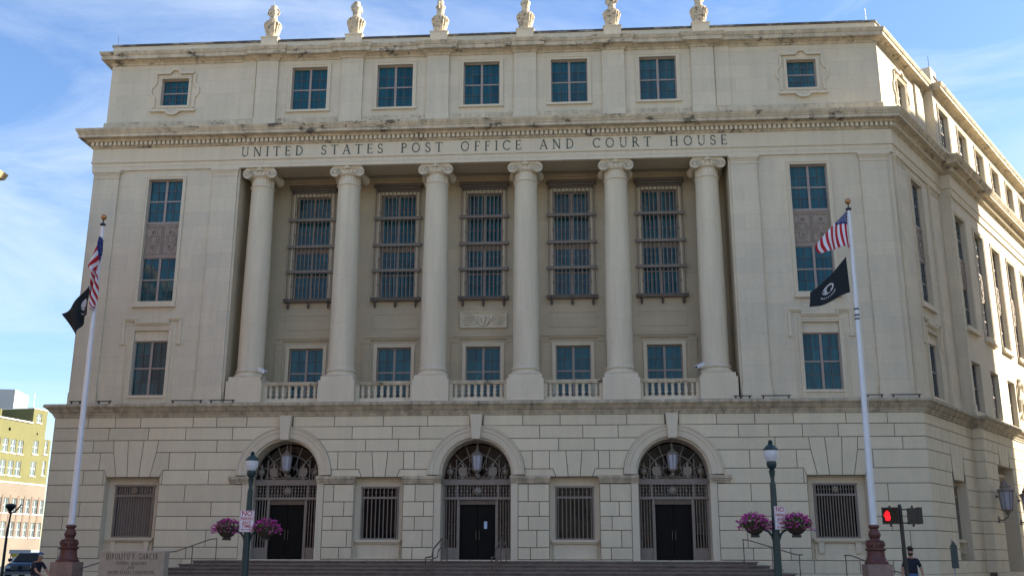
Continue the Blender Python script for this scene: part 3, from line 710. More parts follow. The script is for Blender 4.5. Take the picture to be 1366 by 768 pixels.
# pavilion windows, spandrels, pilasters
def spandrel(M, w, h, parent, m=None):
    mb = MB().box(-w/2, w/2, 0, .06, 0, h)
    mb.stroke([(-w/2+.06, .06), (-w/2+.06, h-.06), (w/2-.06, h-.06), (w/2-.06, .06)], .05, -.03, .01, True)
    for q in (-1, 1):
        cx = q*w*.245
        for zc in (.27, .73):
            mb.lathe([(.10, -.05), (.17, -.05), (.17, 0), (.10, 0)], (cx, 0, h*zc), 14, axis='y', cap=False); mb.ball((cx, -.01, h*zc), .06, 8, 4)
        for k in range(5):
            zz = h*.5+(k-2)*.11
            for e in (-1, 1): mb.box(min(cx+e*.12, cx+e*(.30-.02*abs(k-2))), max(cx+e*.12, cx+e*(.30-.02*abs(k-2))), -.045, .0, zz-.025, zz+.025)
        mb.ball((cx, 0, h*.5), .12, 8, 5, .7, .4, 1.5)
        for zc in (.08, .92):
            for e in (-1, 1): mb.stroke([(cx+e*.02, h*zc), (cx+e*.14, h*zc+.05*(1 if zc < .5 else -1)), (cx+e*.3, h*zc)], .04, -.04, 0)
    for k in range(4): x_ = (k-1.5)*.05; mb.box(x_-.012, x_+.012, -.03, 0, .1, h-.1)
    return mb.build('spandrel_panel', m or M_span, parent, M, smooth=30)
def tall_window(M, par, w=1.72, full=True):
    """two storey window: upper sash, relief spandrel, lower sash; local origin at sill level"""
    window(M @ T((0, 0, 4.0)), w, 2.2, 4, 4, split=True, parent=par)
    for z in (3.92, 2.24): MB().box(-w/2, w/2, -.04, .08, z, z+.08).build('window_transom', M_frame, par, M)
    spandrel(M @ T((0, -.0, 2.32)), w, 1.6, par)
    window(M, w, 2.24, 4, 4, split=True, parent=par)
def eared(mb, x, y, top=12.42):
    P = [(x-1.36, top-1.1), (x-1.36, top), (x-.78, top), (x-.78, top-.2), (x+.78, top-.2), (x+.78, top), (x+1.36, top), (x+1.36, top-1.1)]
    mb.stroke(P, .13, y-.07, y+.01); P2 = [(a, b+.05) for a, b in P[1:-1]]; mb.stroke(P2, .07, y-.13, y-.06)
    for q in (-1, 1): mb.box(x+q*1.36-.1, x+q*1.36+.1, y-.1, y+.01, top-1.2, top-1.1)
    for q in (-1, 1): mb.box(min(x+q*1.15, x+q*1.19), max(x+q*1.15, x+q*1.19), y-.03, y+.01, 8.45, top-1.2)
def pavilion_bay(M, x, yw, lowc=None):
    tall_window(M @ T((x, yw+.18, 13.3)), B)
    mb = MB(); casing(mb, x, .86, 13.3, 19.5, .16, yw, .04); mb.build('window_surround', M_lime, B, M)
    MB().box(x-1.06, x+1.06, yw-.16, yw+.02, 13.02, 13.14).box(x-1.0, x+1.0, yw-.12, yw+.25, 13.141, 13.3).build('window_sill', M_lime, B, M)
    lx_ = x if lowc is None else lowc
    window(M @ T((lx_, yw+.2, 8.82)), 1.66, 2.6, 4, 4)
    mb = MB(); casing(mb, lx_, .83, 8.45, 11.9, .17, yw, .04); mb.box(lx_-.83, lx_+.83, yw+.1, yw+.3, 11.42, 11.9); eared(mb, lx_, yw); mb.box(lx_-1.02, lx_+1.02, yw-.06, yw+.25, 8.7, 8.815)
    mb.build('window_surround', M_lime, B, M)
def pilaster(M, x0, x1, y, pr=.11, zb=8.4, zt=20.0, m=None):
    p = MB().box(x0, x1, y-pr, y+.01, zb, zt-.01).box(x0-.05, x1+.05, y-pr-.06, y+.01, zb, zb+.55).build('pilaster', m or M_ash, B, M)
    mb = MB().box(x0-.03, x1+.03, y-pr-.03, y, zt-.44, zt-.38).box(x0-.02, x1+.02, y-pr-.02, y, zt-.30, zt-.22).box(x0-.06, x1+.06, y-pr-.06, y, zt-.219, zt-.15).box(x0-.1, x1+.1, y-pr-.10, y, zt-.149, zt-.012)
    mb.build('pilaster_capital', M_lime, p)
for s_ in (-1, 1):
    pavilion_bay(MF, s_*PW, YM)
    pilaster(MF, *sorted((s_*11.9, s_*13.12)), YM)
    pilaster(MF, *sorted((s_*17.87, s_*19.12)), YM)
    a, b = sorted((s_*13.3, s_*13.9))
# columns ----------------------------------------------------------------------
YC = 1.03
shaft_m = MB().lathe([(.655, 0), (.625, .05), (.615, .12), (.614, 1.6), (.613, 2.14), (.604, 2.15), (.604, 2.165), (.613, 2.175), (.609, 3.6), (.603, 4.49), (.594, 4.5), (.594, 4.515), (.603, 4.525), (.588, 6), (.577, 6.84), (.568, 6.85), (.568, 6.865), (.577, 6.875), (.568, 7.4), (.548, 8.6), (.545, 9.02), (.56, 9.08)], n=40, cap=False).mesh('column', M_col, 30)
base_m = MB().box(-.76, .76, -.76, .76, 0, .2).lathe([(.70, .2), (.74, .24), (.75, .3), (.72, .37), (.66, .39), (.645, .43), (.645, .46), (.69, .48), (.70, .52), (.67, .56), (.64, .57)], n=40, cap=False).mesh('column_base', M_lime, 35)
mb = MB().lathe([(.55, -.06), (.60, -.03), (.61, 0), (.58, .04), (.52, .05)], n=40, cap=False)
mb.lathe([(.54, .05, .05), (.545, .38, .05), (.50, .42)], n=96, fn=24, cap=False); mb.lathe([(.50, .40), (.62, .46), (.66, .54), (.62, .6), (.5, .6)], n=40, cap=False)
for k in range(20): a = 2*pi*k/20; mb.ball((.63*cos(a), .63*sin(a), .52), .055, 6, 4, 1, 1, 1.4)
for s_ in (-1, 1):
    # bolster
    mb.lathe([(.235, -.60), (.215, -.5), (.15, -.2), (.14, 0), (.15, .2), (.215, .5), (.235, .60)], (s_*.60, 0, .56), 20, axis='y')
    for f in (-1, 1):
        pts = []
        for k in range(34):
            a = k/33*2.6*2*pi; r = .215*(1-k/33)**.85+.02
            pts.append((s_*.60+s_*r*sin(a)*1, f*.645, .56+r*cos(a)))
        mb.tube(pts, [.046*(1-.55*k/33) for k in range(34)], 6); mb.ball((s_*.60, f*.64, .56), .06, 8, 4, 1, .7, 1)
for f in (-1, 1): mb.box(-.62, .62, min(f*.6, f*.5), max(f*.6, f*.4), .56, .79); mb.box(-.6, .6, min(f*.64, f*.5), max(f*.64, f*.5), .745, .79)
for f in (-1, 1): mb.ball((0, f*.69, .80), .12, 10, 6, 1, .6, .9); mb.ball((.12, f*.68, .77), .08, 8, 5, 1, .6, .8); mb.ball((-.12, f*.68, .77), .08, 8, 5, 1, .6, .8); [mb.ball((.2*k_, f*.61, .63), .075, 8, 5, 1, .8, 1.2) for k_ in (-1, 0, 1)]; mb.tube([(-.42, f*.62, .735), (-.2, f*.63, .69), (0, f*.63, .675), (.2, f*.63, .69), (.42, f*.62, .735)], .022, 6)
mb.box(-.69, .69, -.66, .66, .79, .86)
cap_m = mb.mesh('column_capital', M_lime, 40)
ped_m = MB().box(-.84, .84, -.84, .84, 0, 1.0).box(-.86, .86, -.86, .86, 0, .06).mesh('column_pedestal', M_lime)
for i in range(6):
    x = 4.34*(i-2.5)
    c_ = inst('column', shaft_m, B, T((x, YC, 10.0)))
    inst('column_base', base_m, c_, T((0, 0, -.57))); inst('column_capital', cap_m, c_, T((0, 0, 9.13))); inst('column_pedestal', ped_m, c_, T((0, 0, -1.57)))
# balustrades
bal_m = MB().box(-.075, .075, -.075, .075, 0, .05).lathe([(.05, .05), (.045, .08), (.085, .17), (.09, .22), (.06, .33), (.05, .36)], n=10).box(-.075, .075, -.075, .075, .34, .40).lathe([(.05, .40), (.075, .47), (.06, .53), (.045, .56)], n=10).box(-.075, .075, -.075, .075, .55, .6).mesh('baluster', M_lime, 40)
for x in bays:
    mb = MB().box(x-1.32, x+1.32, .62, .90, 9.26, 9.34).box(x-1.32, x+1.32, .59, .93, 9.34, 9.42)
    r_ = mb.build('balustrade', M_corn, B)
    MB().box(x-1.32, x+1.32, .6, .92, 8.46, 8.64).build('bottom_rail', M_lime, r_)
    for q in (-1.33, 1.18): MB().box(x+q, x+q+.15, .64, .88, 8.641, 9.259).build('end_block', M_lime, r_)
    for k in range(8): inst('baluster', bal_m, r_, T((x-1.04+2.08*k/7, .76, 8.645)))
# loggia wall dressings
for bi, x in enumerate(bays):
    window(T((x, 2.82, 9.0)), 1.68, 2.42, 4, 4)
    mb = MB(); casing(mb, x, .84, 9.0, 11.42, .17, 2.65, .04); mb.build('window_surround', M_lime, B)
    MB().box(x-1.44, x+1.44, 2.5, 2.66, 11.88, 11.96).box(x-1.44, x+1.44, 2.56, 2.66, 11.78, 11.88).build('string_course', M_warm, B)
    wo_ = window(T((x, 2.84, 16.72)), 1.74, 2.53, 4, 4)
    window(T((x, 2.84, 13.85)), 1.74, 2.5, 4, 4)
    MB().box(x-.95, x+.95, 2.80, 2.9, 16.35, 16.72).build('spandrel_panel', M_span, B)
    mb = MB(); casing(mb, x, .87, 13.85, 19.25, .15, 2.65, .05); mb.build('window_surround', M_lime, B)
    # projecting grille
    mb = MB(); y = 2.5
    for k in range(10):
        xx = x-.9+1.8*k/9; mb.tube([(xx, y, 13.9), (xx, y, 19.4)], .025, 6, False)
        for z in (14.55, 15.85, 17.2, 18.3): mb.ball((xx, y, z), .05, 6, 4, 1, 1, 1.6)
    for q in (-1, 1): mb.tube([(x+q*1.13, y, 13.75), (x+q*1.13, y, 19.5)], .028, 6)
    gr = mb.build('window_grille', M_bronze2, B, smooth=40)
    for z in (15.24, 16.55, 17.95): MB().box(x-1.2, x+1.2, y-.09, 2.66, z-.045, z+.045).box(x-1.23, x+1.23, y-.12, 2.66, z+.046, z+.08).build('grille_rail', M_bronze2, gr)
    mb = MB().box(x-1.22, x+1.22, y-.1, 2.66, 13.72, 13.82).box(x-1.25, x+1.25, y-.14, 2.66, 13.821, 13.87)
    for q in (-1, 0, 1): mb.tube([(x+q*1.0, y+.02, 13.72), (x+q*1.0, y-.02, 13.5), (x+q*1.0, y+.04, 13.38)], [.05, .065, .02], 8); mb.ball((x+q*1.0, y-.06, 13.72), .09, 8, 5)
    mb.build('grille_bracket_rail', M_bronze, gr)
    MB().box(x-1.22, x+1.22, y-.22, 2.66, 19.62, 19.78).box(x-1.16, x+1.16, y-.14, 2.66, 19.5, 19.619).box(x-1.1, x+1.1, y-.05, 2.66, 19.4, 19.499).build('grille_hood', M_bronze, gr)
    # apron panels
    mb = MB().stroke([(x-1.12, 12.36), (x-1.12, 13.08), (x+1.12, 13.08), (x+1.12, 12.36)], .05, 2.625, 2.66, True)
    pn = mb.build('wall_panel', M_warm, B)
    if bi == 2:
        mb = MB(); mb.box(x-1.12, x+1.12, 2.60, 2.655, 12.35, 13.1); mb.stroke([(x-1.12, 12.35), (x-1.12, 13.1), (x+1.12, 13.1), (x+1.12, 12.35)], .05, 2.54, 2.61, True)
        for q in (-1, 1):
            pts = []
            for k in range(30): a = k/29*2.4*2*pi; r = .29*(1-k/29)+.03; pts.append((x+q*.68+q*r*cos(a), 2.57, 12.72+r*sin(a)))
            mb.tube(pts, .035, 5)
            for k in range(8): a = 2*pi*k/8; mb.ball((x+q*.68+.3*cos(a), 2.58, 12.72+.29*sin(a)), .05, 6, 4)
            mb.tube([(x+q*.1, 2.57, 12.45), (x+q*.3, 2.55, 12.6), (x+q*.22, 2.57, 12.95)], .05, 6)
        mb.lathe([(.12, 0), (.06, .1), (.15, .3), (.16, .42), (.08, .5), (.02, .6)], (x, 2.6, 12.42), 10)
        mb.build('relief_carving', M_lime, pn, smooth=40)
for i in range(6):
    x = 4.34*(i-2.5)
    for q in (-1, 1):
        if (i == 0 and q < 0) or (i == 5 and q > 0): continue
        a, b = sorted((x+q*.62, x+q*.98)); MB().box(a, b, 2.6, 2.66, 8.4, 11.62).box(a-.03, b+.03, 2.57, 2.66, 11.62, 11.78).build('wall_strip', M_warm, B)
# light bars standing on the belt ledge
lb = [(-18.9, -18.3), (-17.6, -16.9), (-14.1, -12.6), (-12.3, -11.1), (11.4, 12.2), (12.6, 13.9), (17.1, 17.9), (18.2, 19.5)]
for a, b in lb:
    mb = MB().tube([(a, -.1, 8.50), (b, -.1, 8.50)], .024, 6)
    for x in (a+.1, b-.1): mb.box(x-.03, x+.03, -.13, -.07, 8.37, 8.51)
    mb.build('light_bar', M_iron, B)
# side facade ----------------------------------------------------------------------
c1 = YM*tan(SA/2)
sidew = [9.35+3.66*i for i in range(14)]
mb = MB()
mb.sheet(c1, JOG, 8.35, 20.05, YM, [(3.6-.86, 3.6+.86, 13.3, 19.5), (3.75-.83, 3.75+.83, 8.8, 11.9)], .28)
mb.quad((JOG, YM-JO, 8.35), (JOG, YM, 8.35), (JOG, YM, 20.05), (JOG, YM-JO, 20.05))
Y2 = YM-JO
h2 = []
for u in sidew: h2 += [(u-.93, u+.93, 13.1, 19.1), (u-.84, u+.84, 8.75, 11.3)]
mb.sheet(JOG, UE, 8.35, 20.05, Y2, h2, .3)
mb.build('side_wall', M_ashs, B, MS, recalc=False)
pavilion_bay(MS, 3.6, YM, 3.75)
pilaster(MS, .42, 1.7, YM, m=M_ashs); pilaster(MS, 5.7, 7.0, YM, m=M_ashs)
pilaster(MS, JOG+.001, JOG+.25, Y2, pr=.1, m=M_ashs)
for i, u in enumerate(sidew):
    far = i > 5
    M_ = MS @ T((u, Y2+.22, 13.1))
    if not far:
        window(M_ @ T((0, 0, 3.8)), 1.86, 2.2, 4, 4); spandrel(M_ @ T((0, 0, 2.25)), 1.86, 1.55, B); window(M_, 1.86, 2.25, 4, 4)
        window(MS @ T((u, Y2+.24, 8.75)), 1.68, 2.55, 4, 4)
    else:
        MB().box(-.93, .93, 0, .05, 0, 6).build('window', M_glass, B, M_); MB().box(-.84, .84, 0, .05, 0, 2.55).build('window', M_glass, B, MS @ T((u, Y2+.24, 8.75)))
    MB().box(u-1.1, u+1.1, Y2-.2, Y2+.02, 12.82, 12.93).box(u-1.05, u+1.05, Y2-.14, Y2+.45, 12.931, 13.09).build('window_sill', M_lime, B, MS)
    mb = MB(); casing(mb, u, .93, 13.1, 19.1, .16, Y2, .03); mb.build('window_surround', M_lime, B, MS)
# side attic
sa = [(3.6-.65, 3.6+.65, 23.54, 25.02)]
mb = MB().sheet(AY*tan(SA/2), JOG, 22, 26, AY, sa, .22)
mb.quad((JOG, AY-JO, 22), (JOG, AY, 22), (JOG, AY, 26), (JOG, AY-JO, 26))
mb.sheet(JOG, UE, 22, 26, AY-JO, [(u-.9, u+.9, 23.1, 25.3) for u in sidew], .25)
mb.build('side_attic_wall', M_ashs, B, MS, recalc=False)
window(MS @ T((3.6, AY+.18, 23.54)), 1.3, 1.48, 4, 4, split=False)
mb = MB(); x = 3.6; casing(mb, x, .65, 23.54, 25.02, .12, AY, .04, True)
mb.stroke([(x-.95, 25.3), (x-.3, 25.3), (x-.22, 25.42), (x-.1, 25.5), (x+.1, 25.5), (x+.22, 25.42), (x+.3, 25.3), (x+.95, 25.3)], .12, AY-.14, AY+.01)
mb.stroke([(x-1.1, 23.24), (x-.35, 23.24), (x-.1, 23.05), (x+.1, 23.05), (x+.35, 23.24), (x+1.1, 23.24)], .12, AY-.16, AY+.01)
for q in (-1, 1): mb.stroke([(x+q*a, b) for a, b in [(1.0, 25.22), (1.0, 24.85), (1.04, 24.68), (1.2, 24.52), (1.24, 24.3), (1.18, 24.1), (1.04, 23.98), (1.02, 23.8), (1.02, 23.4)]], .10, AY-.07, AY+.01)
mb.build('window_surround', M_lime, B, MS)
MB().box(5.9, 7.1, AY-.1, AY+.01, 22.67, 25.82).build('attic_strip', M_ashs, B, MS)
for i, u in enumerate(sidew):
    if i < 8: window(MS @ T((u, AY-JO+.2, 23.1)), 1.8, 2.2, 4, 4)
    else: MB().box(-.9, .9, 0, .05, 0, 2.2).build('window', M_glass, B, MS @ T((u, AY-JO+.2, 23.1)))
    mb = MB(); casing(mb, u, .9, 23.1, 25.3, .14, AY-JO, .03); mb.build('window_surround', M_lime, B, MS)
MB().box(JOG-.05, JOG+1.0, AY-JO-.05, AY-JO+.9, 26.4, 27.35).build('parapet_block', M_lime, B, MS)
for s_, x, y in ((1, 19.0, .9), (1, -19.2, 1.2)): MB().tube([(x, y, 26.95), (x, y, 27.9)], .012, 4).build('lightning_rod', M_iron, B)
MB().tube([(JOG+.4, .2, 27.3), (JOG+.4, .2, 28.2)], .012, 4).build('lightning_rod', M_iron, B, MS)
# side base: rusticated, one mesh of blocks
Yb = -JO
PC, PH = 11.45, 1.55
mb = MB(); bk = MB()
bk.sheet(0, JOG, .15, 8.3, .03, [(4.45-1.1, 4.45+1.1, 1.5, 5.05)]); bk.quad((JOG, Yb+.03, .15), (JOG, .03, .15), (JOG, .03, 8.3), (JOG, Yb+.03, 8.3))
bk.sheet(JOG, UE, .15, 8.3, Yb+.03, [(PC-PH, PC+PH, .15, 6.15)]+[(u-1.1, u+1.1, 1.5, 5.05) for u in (20.3, 27.6, 35, 42.3, 49.6)])
bk.build('side_base_wall', M_joint, B, MS, recalc=False)
rr = random.Random(3)
def sblk(mb, poly, y):
    p = inset(poly, JM); mb.prism(p, y, y+.03, BEV)
for r in range(len(BZ)-1):
    z0, z1 = BZ[r], BZ[r+1]
    for y, (ua, ub), ops in ((0, (0, JOG-.0), [(4.45, 1.1, 5.05)]), (Yb, (JOG, UE), [(PC, PH, 6.15)]+[(u, 1.1, 5.05) for u in (20.3, 27.6, 35, 42.3, 49.6)])):
        ex = []
        for c, hw, zt in ops:
            if z0 >= 1.5 and z1 <= zt+.32 and not (zt > 6): 
                ex.append((c-hw, c+hw))
            elif zt < 6 and z1 <= 6.71 and z0 >= 5: ex.append((c-1.02, c+1.02))
            if zt > 6 and z1 <= 6.16: ex.append((c-hw, c+hw))
            elif zt > 6 and z1 <= 7.3: ex.append((c-1.1, c+1.1))
        ex.sort(); cur = ua
        for a, b in ex+[(ub, None)]:
            w = a-cur
            if w > .1:
                n = max(1, round(w/rr.uniform(.95, 1.35))); ed = [cur+w*i/n+(rr.uniform(-.12, .12) if 0 < i < n else 0)+(.2*w/n if (r % 2 and 0 < i < n) else 0) for i in range(n+1)]
                for p, q in zip(ed, ed[1:]): sblk(mb, [(p, z0), (q, z0), (q, z1), (p, z1)], y)
            if b: cur = b
for c, zt, zb, y, hw in [(4.45, 6.7, 5.05, 0, 1.02), (PC, 7.27, 6.15, Yb, 1.1)]+[(u, 6.7, 5.05, Yb, 1.02) for u in (20.3, 27.6, 35, 42.3, 49.6)]:
    e = [-1, -.36, .36, 1]
    for a, b in zip(e, e[1:]): sblk(mb, [(c+a*hw*.78, zb), (c+b*hw*.78, zb), (c+b*hw, zt), (c+a*hw, zt)], y)
for r in range(len(BZ)-1): mb.box(JOG-.03, JOG+.02, Yb+.004, .03, BZ[r]+JM, BZ[r+1]-JM)
mb.build('stone_block', M_block, B, MS, kind='stuff')
MB().box(.03, JOG, -.06, .05, .15, .95).box(JOG-.06, PC-PH, Yb-.06, Yb+.05, .15, .95).box(PC+PH, UE, Yb-.06, Yb+.05, .15, .95).build('side_plinth', M_block, B, MS)
mb = MB()
def srec(c, hw, y):
    d = .45+y
    mb.quad((c-hw, y, 1.5), (c-hw, d, 1.5), (c-hw, d, 5.05), (c-hw, y, 5.05)); mb.quad((c+hw, y, 1.5), (c+hw, d, 1.5), (c+hw, d, 5.05), (c+hw, y, 5.05))
    mb.quad((c-hw, y, 5.05), (c+hw, y, 5.05), (c+hw, d, 5.05), (c-hw, d, 5.05)); mb.sheet(c-hw, c+hw, 1.5, 5.05, d, [(c-.85, c+.85, 2.45, 4.85)], .12)
for u, y in ((4.45, 0), (20.3, Yb), (27.6, Yb), (35, Yb), (42.3, Yb), (49.6, Yb)): mb = MB(); srec(u, 1.1, y); mb.build('window_recess', M_lime, B, MS, recalc=False)
for c, y in [(4.45, 0)]+[(u, Yb) for u in (20.3, 27.6, 35, 42.3, 49.6)]:
    wo_ = window(MS @ T((c, y+.56, 2.45)), 1.7, 2.4, 1, 1, M_gdark, split=False); bars(T((0, -.15, .03)), 1.62, 2.32, 9, wo_)
    MB().box(c-1.0, c+1.0, y+.2, y+.46, 2.3, 2.42).box(c-.9, c-.68, y+.25, y+.46, 1.8, 2.3).box(c+.68, c+.9, y+.25, y+.46, 1.8, 2.3).build('window_sill', M_lime, B, MS)
# side portal
mb = MB()
for q in (-1, 1): mb.quad((PC+q*PH, Yb, .9), (PC+q*PH, Yb+.9, .9), (PC+q*PH, Yb+.9, 6.15), (PC+q*PH, Yb, 6.15))
mb.quad((PC-PH, Yb, 6.15), (PC+PH, Yb, 6.15), (PC+PH, Yb+.9, 6.15), (PC-PH, Yb+.9, 6.15)); mb.sheet(PC-PH, PC+PH, .15, 6.15, Yb+.9, [(PC-1, PC+1, .95, 4.6)], .15)
sp_ = mb.build('side_portal', M_lime, B, MS, recalc=False)
mb = MB()
for k, (w, z) in enumerate(((1.2, 5.2), (1.3, 5.35), (1.4, 5.5), (1.5, 5.65))): mb.box(PC-w, PC+w, Yb+.75-.13*k, Yb+.9, z, z+.15)
for q in (-1, 1): a, b = sorted((PC+q*1.02, PC+q*1.3)); mb.box(a, b, Yb+.7, Yb+.91, .95, 5.2)
mb.box(PC-PH, PC+PH, Yb-.02, Yb+.9, .15, .95)
mb.build('portal_hood', M_lime, sp_)
MB().box(PC-1, PC+1, Yb+1.0, Yb+1.05, .95, 4.6).build('door', M_door, sp_)
# big bracket lanterns at the side portal
def bracket_lantern(u, par):
    y = Yb-.55; z = 3.55
    mb = MB().tube([(u, Yb, z+.0), (u, Yb-.25, z-.05), (u, y, z+.15), (u, y, z+.35)], .05, 8).ball((u, Yb-.02, z), .16, 10, 6, 1, .5, 1.3)
    mb.lathe([(.04, .25), (.16, .35), (.13, .42), (.30, .5), (.34, .56), (.31, .6)], (u, y, z), 8)
    mb.lathe([(.40, 1.6), (.46, 1.64), (.44, 1.7), (.34, 1.78), (.30, 1.8), (.30, 1.95), (.22, 2.0), (.18, 2.12), (.08, 2.2), (.09, 2.26), (.02, 2.36)], (u, y, z), 8)
    for k in range(8): a = 2*pi*k/8; mb.tube([(u+.31*cos(a), y+.31*sin(a), z+.6), (u+.41*cos(a), y+.41*sin(a), z+1.62)], .022, 5, False); mb.ball((u+.44*cos(a), y+.44*sin(a), z+1.7), .05, 6, 4)
    mb.tube([(u, Yb, z+1.35), (u, y+.4, z+1.35)], .03, 6); mb.ball((u, Yb-.02, z+1.35), .1, 8, 5)
    l_ = mb.build('bracket_lantern', M_bronze2, par, MS)
    MB().lathe([(.28, .6), (.385, 1.62)], (u, y, z), 8).build('lantern_glass', M_lg, l_)
    l_.matrix_local = MS @ T((u, Yb, z)) @ Matrix.Scale(.82, 4) @ T((-u, -Yb, -z-.15))
bracket_lantern(PC-PH-1.05, B); bracket_lantern(PC+PH+.42, B)
# carved cartouche on the side wall
u = sidew[2]+1.83
mb = MB().lathe([(.02, -.2), (.3, -.18), (.42, -.1), (.5, 0)], (u, Y2, 10.6), 16, axis='y')
for q in (-1, 1): mb.tube([(u+q*.5, Y2-.05, 9.7), (u+q*.62, Y2-.1, 10.4), (u+q*.45, Y2-.12, 11.2), (u+q*.1, Y2-.1, 11.5)], .1, 8); mb.tube([(u+q*.2, Y2-.1, 9.6), (u+q*.5, Y2-.1, 9.3)], .08, 6)
mb.ball((u, Y2-.1, 11.55), .2, 8, 6, 1.4, .6, 1)
mb.build('cartouche', M_lime, B, MS, smooth=40)
# security cameras are separate things
def seccam(x, y, z, d, label):
    t = thing('security_camera', label, 'security camera', (x, y, z), 0, 'security cameras on the column bases'); t.scale = (.8, .8, .8)
    a = Vector((d*.75, -.55, -.42)).normalized()
    R_ = a.to_track_quat('Y', 'Z').to_matrix().to_4x4()
    MB().box(-.09, .09, -.35, .25, -.08, .08).build('camera_housing', M_white, t, R_)
    MB().box(-.11, .11, -.38, .3, .081, .1).build('sun_shield', M_white, t, R_)
    MB().lathe([(.05, 0), (.055, .03), (.02, .035)], (0, .25, 0), 10, axis='y').build('lens', M_iron, t, R_)
    MB().tube([(0, 0, -.08), (0, .1, -.3), (-d*.1, .2, -.42)], .03, 6).build('mounting_arm', M_bronze2, t)
seccam(-9.95, .1, 9.86, 1, 'white security camera mounted at the foot of the leftmost column')
seccam(10.0, .1, 9.9, -1, 'white security camera mounted at the foot of the rightmost column')

# ------------------------------------------------------------------ steps and rails
St = thing('entrance_steps', 'wide brown granite entrance steps running below all three arched doors', 'steps', (0, 0, .15))
NS = 9
for k in range(NS):
    z1 = 1.45-.145*k; z0 = z1-.145; e = 11.75+.42*k; f = -2.1-.40*k
    mb = MB().box(-e, e, f, -.07, z0-.15, z1-.15-.03) if False else MB()
    mb.box(-e+.05, e-.05, f+.06, -.065, z0-.15, z1-.15-.045).box(-e, e, f, -.065, z1-.15-.045, z1-.15)
    mb.build('step', M_step, St)
    if k == 0: pass
def rail(name, pts, posts, label, group=None, r=.022):
    t = thing(name, label, 'handrail', (pts[0][0], pts[0][1], 0), 0, group)
    o = Vector((pts[0][0], pts[0][1], 0))
    MB().tube([Vector(p)-o for p in pts], r, 8).build('rail', M_bronze, t)
    for x, y, z0, z1 in posts: MB().tube([(x-o.x, y-o.y, z0), (x-o.x, y-o.y, z1)], r*.9, 8).build('post', M_bronze, t)
    return t
for s_, lab in ((-1, 'left of the pair of short handrails on the steps before the central door'), (1, 'right of the pair of short handrails on the steps before the central door')):
    x = -1.15 if s_ < 0 else 1.3; e = -.5 if s_ < 0 else -.28
    t_ = rail('handrail', [(x, -2.2, 2.33), (x+.02, -2.3, 2.35), (x+e*.5, -3.0, 1.9), (x+e*.55, -3.1, 1.62), (x+e*.9, -3.6, 1.58), (x+e, -3.7, 1.2)], [(x, -2.2, 1.3, 2.33), (x+e*.5, -3.0, 1.0, 1.9), (x+e*.9, -3.6, .7, 1.58)], lab, 'handrails before the central door', r=.03)
    MB().tube([(.22, 0, 2.3-.0), (.22+e*.5, -.8, 1.85), (.22+e*.55, -.9, 1.6), (.22+e*.9, -1.4, 1.5)], .025, 8).tube([(.22, 0, 1.3), (.22, 0, 2.3)], .025, 8).tube([(.22+e*.9, -1.4, .7), (.22+e*.9, -1.4, 1.5)], .025, 8).build('inner_rail', M_bronze, t_)
rail('handrail', [(-10.4, -3, 2.32), (-10.7, -3, 2.28), (-12.1, -3, 1.8), (-13.9, -4.2, 1.62), (-15.1, -5, 1.12)], [(-10.4, -3, 1.05, 2.32), (-11.4, -3, .9, 2.03), (-15.0, -5, .15, 1.15)], 'thin dark sloping handrail passing behind the carved granite name slab')
rail('handrail', [(11.0, -3, 2.3), (11.25, -3, 2.28), (13.1, -3, 1.72), (13.35, -3, 1.72)], [(11.05, -3, 1.05, 2.3), (12.15, -3, .9, 2.0), (13.2, -3, .15, 1.72)], 'thin dark sloping handrail beside the right end of the steps')
rail('handrail', [(14.7, -4, 1.7), (14.95, -4, 1.7), (16.4, -4, 1.15), (17.6, -4, .9)], [(14.75, -4, .15, 1.7), (16.4, -4, .15, 1.15)], 'thin dark sloping handrail behind the right flagpole base')
# low area wall and railing along the side street
t = thing('area_railing', 'dark metal railing on low granite wall along the side facade', 'railing', (*sp(9, 2.4), 0), SA)
MB().box(-3.2, 26, -.15, .15, .15, .95).build('coping_wall', M_sgran, t)
mb = MB().tube([(-3, 0, 1.38), (26, 0, 1.38)], .025, 6).tube([(-3, 0, 1.16), (26, 0, 1.16)], .018, 6); mb.build('rail', M_bronze, t)
pm = MB().tube([(0, 0, .95), (0, 0, 1.38)], .022, 6).mesh('post', M_bronze)
for k in range(20): inst('post', pm, t, T((-3+k*1.5, 0, 0)))
a = Vector(sp(10.3, 1.4)); b = Vector(sp(12.6, 1.6))
rail('handrail', [(a.x, a.y, 1.95), (a.x+.2, a.y, 1.95), (b.x, b.y, 1.5)], [(a.x, a.y, .15, 1.95), (b.x, b.y, .15, 1.5)], 'thin dark handrail beside the doorway in the side facade')

# granite name slab
t = thing('name_slab', 'pinkish granite slab carved with the name of the courthouse, left of the steps', 'stone sign', (-12.1, -7, 0))
MB().prism([(-1.31, .15), (1.19, .15), (1.19, 1.79), (-1.31, 1.79)], 0, .45, .02).build('slab', M_sgran, t)
M_car = mat('carved_lettering', (.12, .085, .06), .8)
for s_, hh, zz, wd in (('HIPOLITO F. GARCIA', .215, 1.49, 1.98), ('FEDERAL BUILDING', .125, 1.29, 1.2), ('AND', .10, 1.14, .26), ('UNITED STATES COURTHOUSE', .125, .96, 1.8)):
    lay, tw = text(s_, hh, hh*.22, .95, hh*.5); k = wd/tw
    for ch, x_ in lay:
        inst('letter', glyph(ch, hh, -.006, .95*k).mesh('letter', M_car), t, T((-.06-wd/2+x_*k, 0, zz)))

